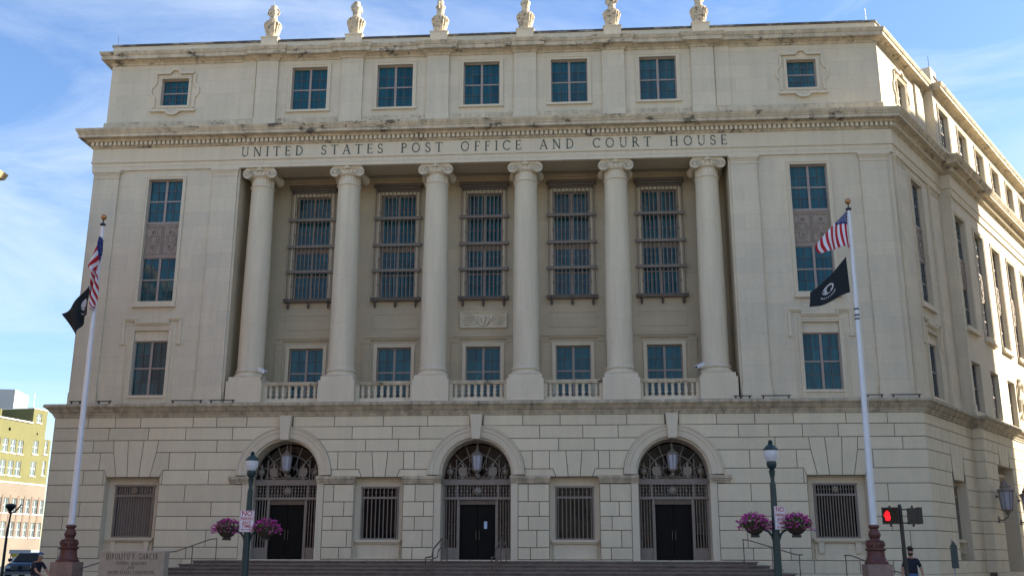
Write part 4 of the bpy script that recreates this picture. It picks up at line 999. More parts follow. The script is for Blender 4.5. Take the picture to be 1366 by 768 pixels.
# ------------------------------------------------------------------ flagpoles and flags
def px(pxx, pyy, o):      # a point of the photograph on the plane y=-o
    d = Fv+Rv*((pxx-683)/1347.2)+Uv*((384-pyy)/1347.2); k = (-o-CP.y)/d.y; return CP+d*k
def flagpole(x, y, label, lean):
    t = thing('flagpole', label, 'flagpole', (x, y, 0), 0, 'flagpoles before the courthouse')
    MB().box(-.6, .6, -.6, .6, .15, .5).box(-.45, .45, -.45, .45, .5, 1.38).build('granite_plinth', M_pink, t)
    mb = MB().lathe([(.44, 1.38), (.44, 1.46), (.40, 1.48), (.37, 1.56), (.34, 1.62), (.32, 1.85), (.38, 1.9), (.38, 1.95), (.31, 1.98), (.31, 2.2), (.33, 2.22), (.31, 2.24)], n=16)
    for k in range(8): a = 2*pi*k/8; mb.ball((.30*cos(a), .30*sin(a), 2.1), .075, 8, 5, 1, 1, 1.3)
    mb.lathe([(.28, 2.2), (.20, 2.26), (.17, 2.32), (.22, 2.4), (.23, 2.48), (.17, 2.6), (.145, 2.66), (.205, 2.73), (.20, 2.78), (.12, 2.82)], n=20)
    mb.build('cast_base', M_cast, t, smooth=35)
    MB().tube([(0, 0, 2.78), (lean*.45, 0, 8), (lean, 0, 15.35)], [.13, .10, .055], 16).build('pole', M_white, t, smooth=60)
    MB().lathe([(.03, 15.3), (.12, 15.36), (.12, 15.42), (.03, 15.46), (.025, 15.62)], (lean, 0, 0), 12).build('truck', M_iron, t)
    MB().ball((lean, 0, 15.72), .125, 16, 10).build('finial_ball', mat('gilt_ball', (.42, .22, .09), .35, metal=.6), t, smooth=80)
    MB().tube([(lean*.1+.15, -.02, 3.2), (lean*.5+.14, -.02, 8.5), (lean+.08, -.02, 15.35)], .006, 4).build('halyard', M_white, t)
    for z in ((11.15, 10.9, 10.75) if x > 0 else (14.6,)): MB().lathe([(.10, 0), (.10, .06)], (lean*(z-2.78)/12.6*1.0, 0, z), 10).build('cleat', M_iron, t)
flagpole(-15.66, -5, 'tall white flagpole on a reddish cast base at the left end of the facade', -.08)
flagpole(15.64, -5, 'tall white flagpole on a reddish cast base at the right end of the facade', .1)
def flag_mat(kind):
    m = bpy.data.materials.new(kind); m.use_nodes = True; t = m.node_tree; b = t.nodes['Principled BSDF']; ln = t.links.new
    b.inputs['Roughness'].default_value = .85
    uv = N(t, 'ShaderNodeUVMap'); sx = N(t, 'ShaderNodeSeparateXYZ'); ln(uv.outputs[0], sx.inputs[0])
    def mth(op, a, c, cl=False):
        n = N(t, 'ShaderNodeMath', operation=op)
        for i, v in enumerate((a, c)):
            if isinstance(v, (int, float)): n.inputs[i].default_value = v
            else: ln(v, n.inputs[i])
        return n.outputs[0]
    s_ = mth('MULTIPLY', sx.outputs['X'], 6.5); fr = mth('FRACT', s_, 0); st = mth('LESS_THAN', fr, .5)
    mx1 = N(t, 'ShaderNodeMix', data_type='RGBA'); mx1.inputs['A'].default_value = (.68, .70, .74, 1); mx1.inputs['B'].default_value = (.42, .01, .025, 1); ln(st, mx1.inputs['Factor'])
    # canton and stars are in the second coordinate pair stored as Y>1
    can = mth('GREATER_THAN', sx.outputs['Y'], 1.0)
    mx2 = N(t, 'ShaderNodeMix', data_type='RGBA'); mx2.inputs['B'].default_value = (.012, .03, .14, 1); ln(can, mx2.inputs['Factor']); ln(mx1.outputs['Result'], mx2.inputs['A'])
    ln(mx2.outputs['Result'], b.inputs['Base Color'])
    return m
M_us = flag_mat('striped_flag_cloth'); M_blk = mat('black_flag_cloth', (.007, .012, .016), .85); M_starw = mat('flag_white', (.5, .51, .54), .8)
def patch(f, nu, nv, m, name, parent=None, uvf=None):
    """cloth grid: f(p,q) -> point; p across the stripes, q along"""
    mb = MB(); mb.uv = []
    for i in range(nu+1):
        for j in range(nv+1):
            p, q = i/nu, j/nv; mb.v.append(tuple(f(p, q))); mb.uv.append(uvf(p, q) if uvf else (p, q))
    mb.f = [(i*(nv+1)+j, (i+1)*(nv+1)+j, (i+1)*(nv+1)+j+1, i*(nv+1)+j+1) for i in range(nu) for j in range(nv)]
    o = mb.build(name, m, parent, smooth=180, recalc=False)
    so_ = o.modifiers.new('thickness', 'SOLIDIFY'); so_.thickness = .006
    return o
def setloc(o, L_):    # move origin to the hoist
    o.data.transform(T(-Vector(L_))); o.location = L_; return o
# right US flag
A, Bp, C_, D_ = px(1129.8, 281, 5), px(1134, 330, 5), px(1093.5, 337, 5), px(1087.6, 326.5, 5)
def fr_(p, q):
    top = D_.lerp(A, p); bot = C_.lerp(Bp, p)
    bot = bot+Vector((0, 0, -.06*sin(pi*p*2.2)))
    v = top.lerp(bot, q); v = v+Vector((-.05*sin(q*pi), 0, 0))
    v.y += -.18*sin(p*pi)+.13*sin(p*11+q*2.0)*(1-p*.5)*(.35+q)
    return v
o = patch(fr_, 78, 30, M_us, 'national_flag', None, lambda p, q: (p*1.02+.01, q))
# canton painted by face: separate material slot keeps its edge crisp
o.data.materials.append(mat('canton_blue', (.015, .03, .15), .85))
for pl in o.data.polygons:
    c = [o.data.uv_layers[0].data[l].uv for l in pl.loop_indices]; p = sum(v.x for v in c)/4; q = sum(v.y for v in c)/4
    if p > .62 and q < (.10+.26*(p-.62)/.38): pl.material_index = 1
tag(o, 'red and white striped national flag flying from the right flagpole', 'flag', 'national flags'); 
mb = MB()
for p in [.66+.048*i for i in range(8)]:
    for q in (.04, .12, .2, .27):
        if q < (.06+.26*(p-.62)/.38):
            for yo in (-.012, .012): v = fr_(p, q); mb.ball((v.x, v.y+yo, v.z), .022, 5, 3, 1, .3, 1)
s2 = mb.build('star', M_starw, o, kind='stuff')
setl = Vector(A); o.data.transform(T(-setl)); o.location = setl; s2.data.transform(T(-setl))
# right black flag
A2, B2, C2, D2 = px(1128.5, 342, 5), px(1134.4, 392, 5), px(1079, 410.5, 5), px(1080.5, 390, 5)
def fb_(p, q):
    top = D2.lerp(A2, p); top = top+Vector((0, 0, -.12*sin(pi*p)+.0)); bot = C2.lerp(B2, p)+Vector((0, 0, -.08*sin(pi*p*1.5)))
    v = top.lerp(bot, q); v.y += .12*sin(p*9-q*2)*(1.1-p)-.1*sin(pi*p); return v
o = patch(fb_, 40, 24, M_blk, 'black_flag')
tag(o, 'black flag with white emblem flying below the striped flag on the right pole', 'flag', 'black flags')
# emblem, mapped on the cloth
def emblem(fn, cp, cq, rp, rq, parent, off=-.02, hoff=None):
    mb = MB()
    def add(poly, lift):
        vs = []
        for a, b in poly:
            v = Vector(fn(cp+a*rp, cq+b*rq)); vs.append((v.x, v.y+lift, v.z))
        n = len(vs); c = Vector((0, 0, 0))
        for v in vs: c += Vector(v)/n
        mb.add(vs+[tuple(c)], [(i, (i+1) % n, n) for i in range(n)])
    disc = [(cos(2*pi*i/28)*.95, sin(2*pi*i/28)*.8-.15) for i in range(28)]
    add(disc, off)
    for k in range(11):
        a = pi*(.08+.84*k/10); x0, z0 = 1.15*cos(a), .55+.75*sin(a)*.9
        add([(x0-.07, z0-.1), (x0+.07, z0-.1), (x0+.05, z0+.14), (x0-.09, z0+.14)], off)
    e = mb.build('emblem', M_starw, parent, recalc=False)
    mb = MB()
    add([(.05+a*.72, b*.78-.08) for a, b in [(-.25, .72), (.5, .72), (.42, .35), (.46, .1), (.52, -.3), (.35, -.62), (0, -.72), (-.3, -.6), (-.42, -.35), (-.38, -.18), (-.52, .02), (-.4, .08), (-.42, .25), (-.3, .36), (-.15, .36)]], off*1.6)
    add([(-.9, -.35), (-.6, -.35), (-.6, -.2), (-.66, -.2), (-.62, .4), (-.7, .4), (-.74, -.2), (-.9, -.2)], off*1.6)
    e2 = mb.build('emblem_silhouette', M_blk, e, recalc=False)
    return e, e2
e, e2 = emblem(fb_, .46, .5, .145, .22, o)
setl = Vector(A2); 
for w_ in (o, e, e2): w_.data.transform(T(-setl))
o.location = setl
# left flags: folded round the pole
rows = [(160, 276, 284), (200, 256, 285), (250, 234, 284), (300, 214, 277), (330, 213, 273), (362, 236, 270), (400, 230, 268), (450, 216, 263), (500, 208, 256), (545, 212, 246), (570, 226, 240)]
def fl_(p, q):
    t_ = q*(len(rows)-1); i = min(int(t_), len(rows)-2); f = t_-i
    r = [rows[i][k]+(rows[i+1][k]-rows[i][k])*f for k in range(3)]
    v = px(70+(r[1]+(r[2]-r[1])*p)/4.267, 280+r[0]/4.267, 5.12); v.y += .16*sin(p*7+q*9)-.1; return v
o = patch(fl_, 30, 60, M_us, 'national_flag', None, lambda p, q: ((q*1.25-p*.42+.5) if q > .45 else (q*1.25+p*.35+.12), .5))
o.data.materials.append(bpy.data.materials['canton_blue'])
for pl in o.data.polygons:
    i = pl.index // 60; j = pl.index % 60
    if j < 17 and i/30 > .72-.3*(1-j/17): pl.material_index = 1
tag(o, 'furled red and white striped national flag hanging on the left flagpole', 'flag', 'national flags')
mb = MB()
for q in (.06, .12, .18, .23):
    for p in (.78, .94): v = fl_(p, q); mb.ball((v.x, v.y-.012, v.z), .02, 5, 3, 1, .3, 1)
s2 = mb.build('star', M_starw, o, kind='stuff'); setl = Vector(fl_(1, 0)); o.data.transform(T(-setl)); s2.data.transform(T(-setl)); o.location = setl
A3, B3, C3, D3 = px(70+236/4.267, 280+385/4.267, 5.1), px(70+205/4.267, 280+600/4.267, 5.1), px(70+140/4.267, 280+715/4.267, 5.1), px(70+58/4.267, 280+595/4.267, 5.1)
def fk_(p, q):
    top = D3.lerp(A3, p)+Vector((0, 0, -.25*sin(pi*p))); bot = C3.lerp(B3, p)
    v = top.lerp(bot, q); v.y += .12*sin(p*9+q*3)-.1; return v
o = patch(fk_, 30, 24, M_blk, 'black_flag')
tag(o, 'black flag blown leftwards against the sky on the left pole', 'flag', 'black flags')
e, e2 = emblem(fk_, .70, .45, .11, .2, o); setl = Vector(A3)
for w_ in (o, e, e2): w_.data.transform(T(-setl))
o.location = setl

# ------------------------------------------------------------------ street lamps with flower baskets
M_lampg = mat('lamp_glass', (.62, .63, .66), .3); M_sign = mat('sign_white', (.72, .72, .76), .5); M_red = mat('sign_red', (.5, .02, .03), .5); M_moss = mat('basket_liner', (.05, .035, .02), .95, var=.3, scale=12)
M_petal = mat('magenta_petal', (.80, .05, .33), .7, objvar=0, var=.3, scale=14, base2=(.46, .05, .40)); M_leafg = mat('leaf_green', (.07, .16, .03), .6, var=.3, scale=10)
M_alum = mat('bare_aluminium', (.35, .36, .37), .5, metal=.6)
def font_mesh(s_, size, name, m, ext=.002):
    cu = bpy.data.curves.new(name, 'FONT'); cu.body = s_; cu.size = size; cu.align_x = 'CENTER'; cu.align_y = 'CENTER'; cu.extrude = ext; cu.offset = size*.012
    ob = bpy.data.objects.new(name, cu); COL.objects.link(ob); dg = bpy.context.evaluated_depsgraph_get(); me = bpy.data.meshes.new_from_object(ob.evaluated_get(dg))
    COL.objects.unlink(ob); bpy.data.objects.remove(ob); me.transform(Matrix.Rotation(pi/2, 4, 'X')); me.materials.clear(); me.materials.append(m); me.name = name; return me
def lamp(x, y, label):
    t = thing('street_lamp', label, 'street lamp', (x, y, .15), 0, 'green street lamps with flower baskets')
    MB().lathe([(.24, 0), (.24, .15), (.18, .2), (.15, .5), (.17, .55), (.125, .6), (.12, 1.0), (.115, 2.3)], n=16).build('lower_post', M_green, t, smooth=35)
    MB().lathe([(.12, 2.0), (.105, 2.35), (.09, 3.62)], n=12).build('post', M_green, t, smooth=60)
    mb = MB().lathe([(.085, 3.6), (.07, 3.66), (.055, 3.75), (.09, 3.95), (.10, 4.02), (.06, 4.05), (.13, 4.12), (.155, 4.2), (.15, 4.28), (.10, 4.33)], n=16); mb.build('fitter', M_green, t, smooth=35)
    MB().lathe([(.13, 4.3), (.205, 4.42), (.21, 4.6), (.20, 4.66)], n=20, cap=False).build('globe', M_lampg, t, smooth=60)
    MB().lathe([(.22, 4.63), (.225, 4.66), (.19, 4.71), (.12, 4.78), (.07, 4.81), (.06, 4.84), (.085, 4.86), (.05, 4.885), (.075, 4.91), (.01, 4.96)], n=20).build('cap', M_green, t, smooth=35)
    mb = MB()
    for q in (-1, 1):
        mb.tube([(0, 0, 2.3), (q*.78, 0, 2.3)], .024, 8); mb.prism([(min(q*.08, q*.3), 2.28)]+([(q*.3, 2.28), (q*.08, 1.98)] if q < 0 else [(q*.08, 1.98), (q*.3, 2.28)])[::1], -.02, .02) if False else None
        mb.tube([(q*.1, 0, 1.98), (q*.14, 0, 2.12), (q*.22, 0, 2.22), (q*.36, 0, 2.28)], .035, 8)
    mb.build('basket_arm', M_green, t, smooth=40)
    return t
rb = random.Random(8)
def basket(x, y, z, label, seed):
    t = thing('flower_basket', label, 'flower basket', (x, y, z), 0, 'hanging flower baskets on the street lamps'); rb.seed(seed); t.scale = (1.3, 1.3, 1.2)
    MB().lathe([(.07, -.18), (.16, -.12), (.25, 0), (.29, .12), (.27, .14), (.02, .10)], n=18).build('bowl', M_moss, t, smooth=60)
    MB().box(-.09, .09, -.09, .09, -.24, -.18).build('holder', M_iron, t)
    pb, gb, wb = MB(), MB(), MB()
    def leafq(mb, c, r, up):
        a = rb.uniform(0, 2*pi); d = Vector((cos(a), sin(a), rb.uniform(-.3, .9))).normalized(); s_ = d.cross(Vector((rb.uniform(-1, 1), rb.uniform(-1, 1), up))).normalized()*r*.5
        mb.add([c, c+d*r*.5+s_, c+d*r, c+d*r*.5-s_], [(0, 1, 2, 3)])
    for k in range(330):
        a = rb.uniform(0, 2*pi); rr_ = sqrt(rb.random())*.40; zz = .16+.19*(1-(rr_/.40)**2)*rb.uniform(.3, 1.15)-(.24*rb.random() if rr_ > .28 else 0)
        c = Vector((rr_*cos(a)*1.02, rr_*sin(a)*.8, zz))
        for j in range(5): leafq(pb if rb.random() < .9 else wb, c, rb.uniform(.022, .05), 1)
    for k in range(230):
        a = rb.uniform(0, 2*pi); rr_ = sqrt(rb.random())*.36; zz = .10+.20*(1-(rr_/.38)**2)*rb.uniform(.2, 1.1)-(.16*rb.random() if rr_ > .26 else 0)
        leafq(gb, Vector((rr_*cos(a), rr_*sin(a)*.8, zz)), rb.uniform(.04, .085), .4)
    for k in range(9):
        a = rb.uniform(-.4, .4)+pi/2; x0 = rb.uniform(-.12, .06); gb.add([(x0-.012, -.1, .2), (x0+.012, -.1, .2), (x0+.18*cos(a), -.12, .32+.14*rb.random())], [(0, 1, 2)])
    pb.build('blossoms', M_petal, t, kind='stuff', recalc=False); gb.build('leaves', M_leafg, t, kind='stuff', recalc=False); wb.build('pale_blossoms', mat('pale_petal', (.55, .35, .55), .7), t, kind='stuff', recalc=False)
def parking_sign(x, y, z, rz, w, hgt, label):
    t = thing('parking_sign', label, 'parking sign', (x, y, z), rz, 'parking signs on the street lamps')
    MB().box(-w/2, w/2, 0, .004, 0, hgt).build('sign_plate', M_sign, t)
    MB().stroke([(-w/2+.02, .02), (-w/2+.02, hgt-.02), (w/2-.02, hgt-.02), (w/2-.02, .02)], .008, -.002, .001, True).build('border', M_red, t)
    for s_, zz, sz in (('NO', .855, .15), ('PARKING', .62, .1), ('ANY', .43, .1), ('TIME', .265, .1)):
        me = font_mesh(s_, sz*w/.42*1.3, 'lettering', M_red); wd = max(v.co.x for v in me.vertices)-min(v.co.x for v in me.vertices)
        k = min(1, (w-.09)/wd); me.transform(Matrix.Scale(k, 4, (1, 0, 0))); inst('lettering', me, t, T((0, -.002, zz*hgt)))
    mb = MB().box(-w*.25, w*.25, -.003, 0, hgt*.1, hgt*.13)
    for q in (-1, 1): mb.add([(q*w*.38, -.003, hgt*.115), (q*w*.22, -.003, hgt*.155), (q*w*.22, -.003, hgt*.075)], [(0, 1, 2)])
    mb.build('arrow', M_red, t)
for lx_, ly_, side, nm in ((-6.62, -10.6, -1, 'left'), (10.49, -13.3, 1, 'right')):
    lamp(lx_, ly_, 'dark green street lamp with two flower baskets, the %s one of two' % nm)
basket(-7.32, -10.6, 2.42, 'hanging basket of magenta flowers left of the left street lamp', 1)
basket(-5.98, -10.6, 2.42, 'hanging basket of magenta flowers right of the left street lamp', 2)
basket(9.87, -13.3, 2.48, 'basket of magenta flowers with green leaf spikes, left of the right street lamp', 3)
basket(11.10, -13.3, 2.48, 'full basket of purple flowers, right of the right street lamp', 4)
parking_sign(-6.62, -10.75, 2.40, 0, .50, .70, 'white no parking sign with red letters on the left street lamp')
parking_sign(10.62, -13.45, 2.42, .5, .42, .68, 'turned white no parking sign with red letters on the right street lamp')

# ------------------------------------------------------------------ pedestrian signal
t = thing('pedestrian_signal', 'black pedestrian signal post with a glowing red hand, right foreground', 'pedestrian signal', (13.42, -16, .15))
M_blackp = mat('signal_black', (.012, .013, .014), .4)
MB().lathe([(.16, 0), (.16, .2), (.10, .3), (.055, .35)], n=12).build('post_base', M_blackp, t); MB().tube([(0, 0, .3), (-.03, 0, 2.82)], .055, 12).ball((-.03, 0, 2.84), .05, 8, 5).build('post', M_blackp, t, smooth=50)
MB().tube([(-.36, 0, 2.74), (.33, 0, 2.74)], .018, 8).tube([(-.36, 0, 2.38), (.33, 0, 2.38)], .018, 8).build('bracket', M_blackp, t)
for hx, rz, on in ((-.30, -.25, True), (.30, 1.42, False)):
    M_ = T((hx, 0, 2.56)) @ Matrix.Rotation(rz, 4, 'Z')
    hd = MB().box(-.20, .20, -.10, .12, -.21, .21).box(-.22, .22, -.16, -.1, .19, .23).build('signal_head', M_blackp, t, M_)
    MB().box(-.22, -.19, -.22, -.1, -.21, .21).box(.19, .22, -.22, -.1, -.21, .21).box(-.2, .2, -.24, -.1, .21, .225).build('visor', M_blackp, hd)
    MB().tube([(0, 0, .2), (0, 0, .28)], .03, 8).tube([(0, 0, -.2), (0, 0, -.28)], .03, 8).build('hinge', M_blackp, hd)
    MB().box(-.17, .17, -.108, -.102, -.17, .17).build('lens', M_gdark, hd)
    if on:
        mb = MB(); x0 = -.075
        mb.prism([(x0-.055, -.12), (x0+.05, -.12), (x0+.075, -.02), (x0+.06, .02), (x0-.06, .02)], -.114, -.109)
        for k, (dx, hh) in enumerate(((-.05, .11), (-.018, .145), (.014, .14), (.045, .10))): mb.box(x0+dx-.012, x0+dx+.012, -.114, -.109, .01, hh)
        mb.prism([(x0-.055, -.06), (x0-.05, -.02), (x0-.085, .05), (x0-.1, .045)], -.114, -.109)
        hm = mat('red_signal_light', (1, .006, .012), .5, emit=.7); mb.build('hand_symbol', hm, hd)

# edge-on street sign right foreground
t = thing('street_sign', 'narrow sign plate seen nearly edge-on beside the right corner of the facade', 'street sign', (15.03, -15, .15), .78)
MB().tube([(0, 0, 0), (0, 0, 1.95)], .025, 8).build('sign_post', M_alum, t)
MB().prism([(-.2, 1.18), (.2, 1.18), (.2, 1.78), (0, 1.93), (-.2, 1.78)], -.035, -.028).build('sign_plate', mat('sign_grey', (.035, .06, .065), .5), t)

# ------------------------------------------------------------------ people
M_skin = mat('skin', (.36, .20, .13), .6); M_hair = mat('dark_hair', (.02, .014, .01), .8); M_shirt = mat('navy_shirt', (.008, .01, .022), .85, var=.15, scale=9); M_jean = mat('blue_jeans', (.05, .11, .22), .85, var=.2, scale=8); M_shorts = mat('grey_trousers', (.06, .06, .065), .85); M_shoe = mat('dark_shoe', (.03, .03, .03), .6); M_cap = mat('blue_cap', (.04, .09, .20), .8)
def person(loc, rz, label, pants, leanf=0.0, arms=None, cap=False, beard=False, stride=0.0, k=1.0):
    t = thing('person', label, 'person', loc, rz)
    J = {'pel': (0, 0, .95), 'sp1': (0, .02, 1.1), 'ch': (0, .03, 1.28), 'nb': (0, .02, 1.45), 'hd0': (0, -.01, 1.52), 'hd1': (0, -.02, 1.60), 'hd2': (0, -.01, 1.68)}
    def ln_(p): return (p[0], p[1]-(max(p[2]-.95, 0))*leanf, p[2]-(max(p[2]-.95, 0))*leanf*.25)
    J = {a: ln_(b) for a, b in J.items()}
    R = {'pel': .15, 'sp1': .135, 'ch': .15, 'nb': .062, 'hd0': .058, 'hd1': .083, 'hd2': .086}
    Ed = [('pel', 'sp1'), ('sp1', 'ch'), ('ch', 'nb'), ('nb', 'hd0'), ('hd0', 'hd1'), ('hd1', 'hd2')]
    for s_, S_ in ((-1, 'l'), (1, 'r')):
        am = (arms or {}).get(S_, ((s_*.27, .03, 1.12), (s_*.28, -.05, .87)))
        J['sh'+S_] = ln_((s_*.17, .03, 1.40)); R['sh'+S_] = .072
        J['el'+S_] = am[0]; R['el'+S_] = .045; J['wr'+S_] = am[1]; R['wr'+S_] = .03
        w_ = Vector(am[1]); d = (w_-Vector(am[0])).normalized(); hp = w_+d*.08; J['hp'+S_] = tuple(hp); R['hp'+S_] = .034
        Ed += [('ch', 'sh'+S_), ('sh'+S_, 'el'+S_), ('el'+S_, 'wr'+S_), ('wr'+S_, 'hp'+S_)]
        sd_ = Vector((0, 1, 0)) if abs(d.y) < .7 else Vector((1, 0, 0)); sd_ = (sd_-d*sd_.dot(d)).normalized(); nn = d.cross(sd_)
        for f_ in range(4):
            o1 = hp+sd_*(f_-1.5)*.019+d*.03; l_ = (.07, .08, .075, .06)[f_]; J['f%d%s' % (f_, S_)] = tuple(o1); J['g%d%s' % (f_, S_)] = tuple(o1+d*l_*.6+nn*.008); J['h%d%s' % (f_, S_)] = tuple(o1+d*l_+nn*.026)
            R['f%d%s' % (f_, S_)] = .0095; R['g%d%s' % (f_, S_)] = .0088; R['h%d%s' % (f_, S_)] = .008
            Ed += [('hp'+S_, 'f%d%s' % (f_, S_)), ('f%d%s' % (f_, S_), 'g%d%s' % (f_, S_)), ('g%d%s' % (f_, S_), 'h%d%s' % (f_, S_))]
        th = hp-d*.03+sd_*-.035; J['t0'+S_] = tuple(th); J['t1'+S_] = tuple(th+d*.05-sd_*.015); R['t0'+S_] = .012; R['t1'+S_] = .009; Ed += [('hp'+S_, 't0'+S_), ('t0'+S_, 't1'+S_)]
        fy = s_*stride
        J['hp_'+S_] = (s_*.095, 0, .86); R['hp_'+S_] = .095; J['kn'+S_] = (s_*.11, -.03+fy*.45, .49); R['kn'+S_] = .06; J['an'+S_] = (s_*.12, .03+fy, .09); R['an'+S_] = .042; J['to'+S_] = (s_*.13, -.13+fy, .04); R['to'+S_] = .036
        Ed += [('pel', 'hp_'+S_), ('hp_'+S_, 'kn'+S_), ('kn'+S_, 'an'+S_), ('an'+S_, 'to'+S_)]
    names = list(J); me = bpy.data.meshes.new('body'); me.from_pydata([tuple(c*k for c in J[n]) for n in names], [(names.index(a), names.index(b)) for a, b in Ed], [])
    ob = bpy.data.objects.new('body', me); COL.objects.link(ob); sk = ob.modifiers.new('s', 'SKIN'); sk.use_smooth_shade = True
    for i, n in enumerate(names): me.skin_vertices[0].data[i].radius = (R[n]*k*(1.25 if n in ('ch', 'pel', 'sp1') else 1), R[n]*k*(.8 if n in ('ch', 'pel', 'sp1') else 1)); me.skin_vertices[0].data[i].use_root = (n == 'pel')
    sb = ob.modifiers.new('d', 'SUBSURF'); sb.levels = 1; sb.render_levels = 1
    dg = bpy.context.evaluated_depsgraph_get(); me2 = bpy.data.meshes.new_from_object(ob.evaluated_get(dg)); COL.objects.unlink(ob); bpy.data.objects.remove(ob)
    for m_ in (M_skin, M_shirt, pants, M_shoe): me2.materials.append(m_)
    el_z = {S_: Vector(J['el'+S_]) for S_ in 'lr'}
    for p in me2.polygons:
        c = p.center/k; i = 0
        nb = Vector(J['nb'])
        if c.z < .1: i = 3
        elif c.z < .96 and abs(c.x) < .24 and not any((c-Vector(J[q+S_])).length < .12 for q in ('wr', 'hp', 'el') for S_ in 'lr'): i = 2
        elif c.z < nb.z-.01:
            i = 1
            for S_ in 'lr':
                e_, h_ = el_z[S_], Vector(J['sh'+S_]); mid = h_.lerp(e_, .72)
                if (c-mid).dot(e_-h_) > 0 and ((c-e_).length < .13) or any((c-Vector(J[q+S_])).length < .16 for q in ('wr', 'hp')): i = 0
                w_ = Vector(J['wr'+S_]); s1 = w_-e_; tt = max(0, min(1, (c-e_).dot(s1)/s1.length_squared))
                if (c-(e_+s1*tt)).length < .06: i = 0
        p.material_index = i
    body = bpy.data.objects.new('body', me2); link(body, t)
    h_ = Vector(J['hd2'])*k
    mb = MB(); mb.ball((h_.x, h_.y+.015, h_.z+.035), .098*k, 12, 8, 1, 1.12, .95)
    if cap: mb.f = [f for f in mb.f if all(mb.v[i][2] > h_.z+.02 for i in f)]
    else: mb.f = [f for f in mb.f if all(mb.v[i][2] > h_.z+.02-(.06 if mb.v[i][1] > h_.y+.02 else 0) for i in f)]
    mb.build('hat' if cap else 'hair', M_cap if cap else M_hair, t, smooth=60)
    if cap: MB().prism([(-.075*k, 0), (.075*k, 0), (.06*k, .01), (-.06*k, .01)], -.12*k, .02).build('hat_brim', M_cap, t, T((h_.x, h_.y-.07, h_.z+.045)))
    f0 = Vector(J['hd1'])*k
    MB().ball((f0.x, f0.y-.085*k, f0.z+.03*k), .016*k, 6, 4, .8, 1.2, 1.5).build('nose', M_skin, t, smooth=60)
    mb = MB()
    for q in (-1, 1): mb.ball((f0.x+q*.033*k, f0.y-.078*k, f0.z+.055*k), .011*k, 6, 4)
    mb.build('eyes', M_hair, t); MB().ball((f0.x, f0.y-.08*k, f0.z-.012*k), .02*k, 8, 4, 1.2, .4, .3).build('mouth', mat('lips', (.25, .1, .08), .6), t)
    mb = MB()
    for q in (-1, 1): mb.ball((f0.x+q*.085*k, f0.y+.005, f0.z+.035*k), .024*k, 6, 4, .35, .8, 1.2)
    mb.build('ears', M_skin, t)
    if beard: mb = MB().ball((f0.x, f0.y-.028*k, f0.z-.025*k), .074*k, 12, 8, 1, .85, .8); mb.f = [f for f in mb.f if all(mb.v[i][2] < f0.z-.0 for i in f)]; mb.build('beard', M_hair, t, smooth=60)
    return t
person((14.47, -13, .15), -.35, 'bearded man in a navy T-shirt and blue jeans behind the pedestrian signal', M_jean, .0, {'r': ((.27, .04, 1.13), (.30, -.04, .88))}, beard=True, k=1.0)
person((-14.75, -9, .02), 1.05, 'man in a dark T-shirt and blue cap leaning forward at lower left', M_shorts, .32, {'l': ((-.22, -.42, 1.08), (-.12, -.62, .95)), 'r': ((.25, -.38, 1.06), (.2, -.6, .93))}, cap=True, stride=.2, k=.98)

# ------------------------------------------------------------------ left background: yellow building, street furniture, pickup
M_yel = mat('yellow_stucco', (.15, .145, .058), .9, var=.07, scale=.3, streak=.08); M_crm = mat('cream_pink_stucco', (.20, .165, .13), .9, var=.10, scale=.3); M_wtrim = mat('white_coping', (.75, .74, .70), .7); M_wbox = mat('white_panel', (.45, .45, .46), .7); M_pinkp = mat('pink_pier', (.18, .13, .10), .9, var=.08, scale=.5)
M_blindw = glass('office_glass', (.03, .06, .07), (.16, .21, .21))
YB = thing('office_building', 'yellow and cream office block with rows of tall sash windows in the left background', 'building', (-87, 125, 0), radians(80))
# local frame: x along the facade (to the right), y into the building
def ybox(nm, m, *a): return MB().box(*a).build(nm, m, YB)
wy = []
for z0, hh in ((17.9, 2.25), (14.3, 2.4)): wy += [(x, x+1.25, z0+.0, z0+hh) for x in (-15.6, -13.7, -11.9, -10.1, -8.4)]+[(-4.8, -3.55, z0+.3, z0+hh+.3), (-2.0, -1.2, z0+.5, z0+hh+.6)]
wl = [(x, x+1.2, z0, z0+2.4) for x in (-17.0, -15.3, -13.4, -11.8, -10.1, -8.25, -6.65, -5.1, -3.2, -1.75) for z0 in (8.35, 4.6)]
mb = MB().sheet(-40, -.55, 13.2, 20.9, 0, wy, .3).sheet(-40, -2.2, 20.9, 23.2, 0, [(-11, -10.5, 21.4, 21.9), (-4.3, -4.0, 21.4, 21.8)], .2)
mb.quad((-.55, 0, 13.2), (-.55, 30, 13.2), (-.55, 30, 20.9), (-.55, 0, 20.9)).quad((-2.2, 0, 20.9), (-2.2, 30, 20.9), (-2.2, 30, 23.2), (-2.2, 0, 23.2)).quad((-2.2, 0, 20.9), (-.55, 0, 20.9), (-.55, 30, 20.9), (-2.2, 30, 20.9))
mb.quad((-40, 30, 13.2), (-40, 0, 13.2), (-40, 0, 23.2), (-40, 30, 23.2)).quad((-40, 0, 23.2), (-2.2, 0, 23.2), (-2.2, 30, 23.2), (-40, 30, 23.2)).quad((-40, 30, 0), (-.55, 30, 0), (-.55, 30, 23.2), (-40, 30, 23.2))
mb.build('upper_wall', M_yel, YB, recalc=False)
mb = MB().sheet(-40, -.5, 0, 13.2, -.02, wl, .3).quad((-.5, 0, 0), (-.5, 30, 0), (-.5, 30, 13.2), (-.5, 0, 13.2)).quad((-40, 30, 0), (-40, 0, 0), (-40, 0, 13.2), (-40, 30, 13.2)); mb.build('lower_wall', M_crm, YB, recalc=False)
ybox('coping', M_wtrim, -40, -5.65, -.2, .3, 23.2, 23.4); ybox('string_course', M_wtrim, -40, -.4, -.12, 0, 13.1, 13.3)
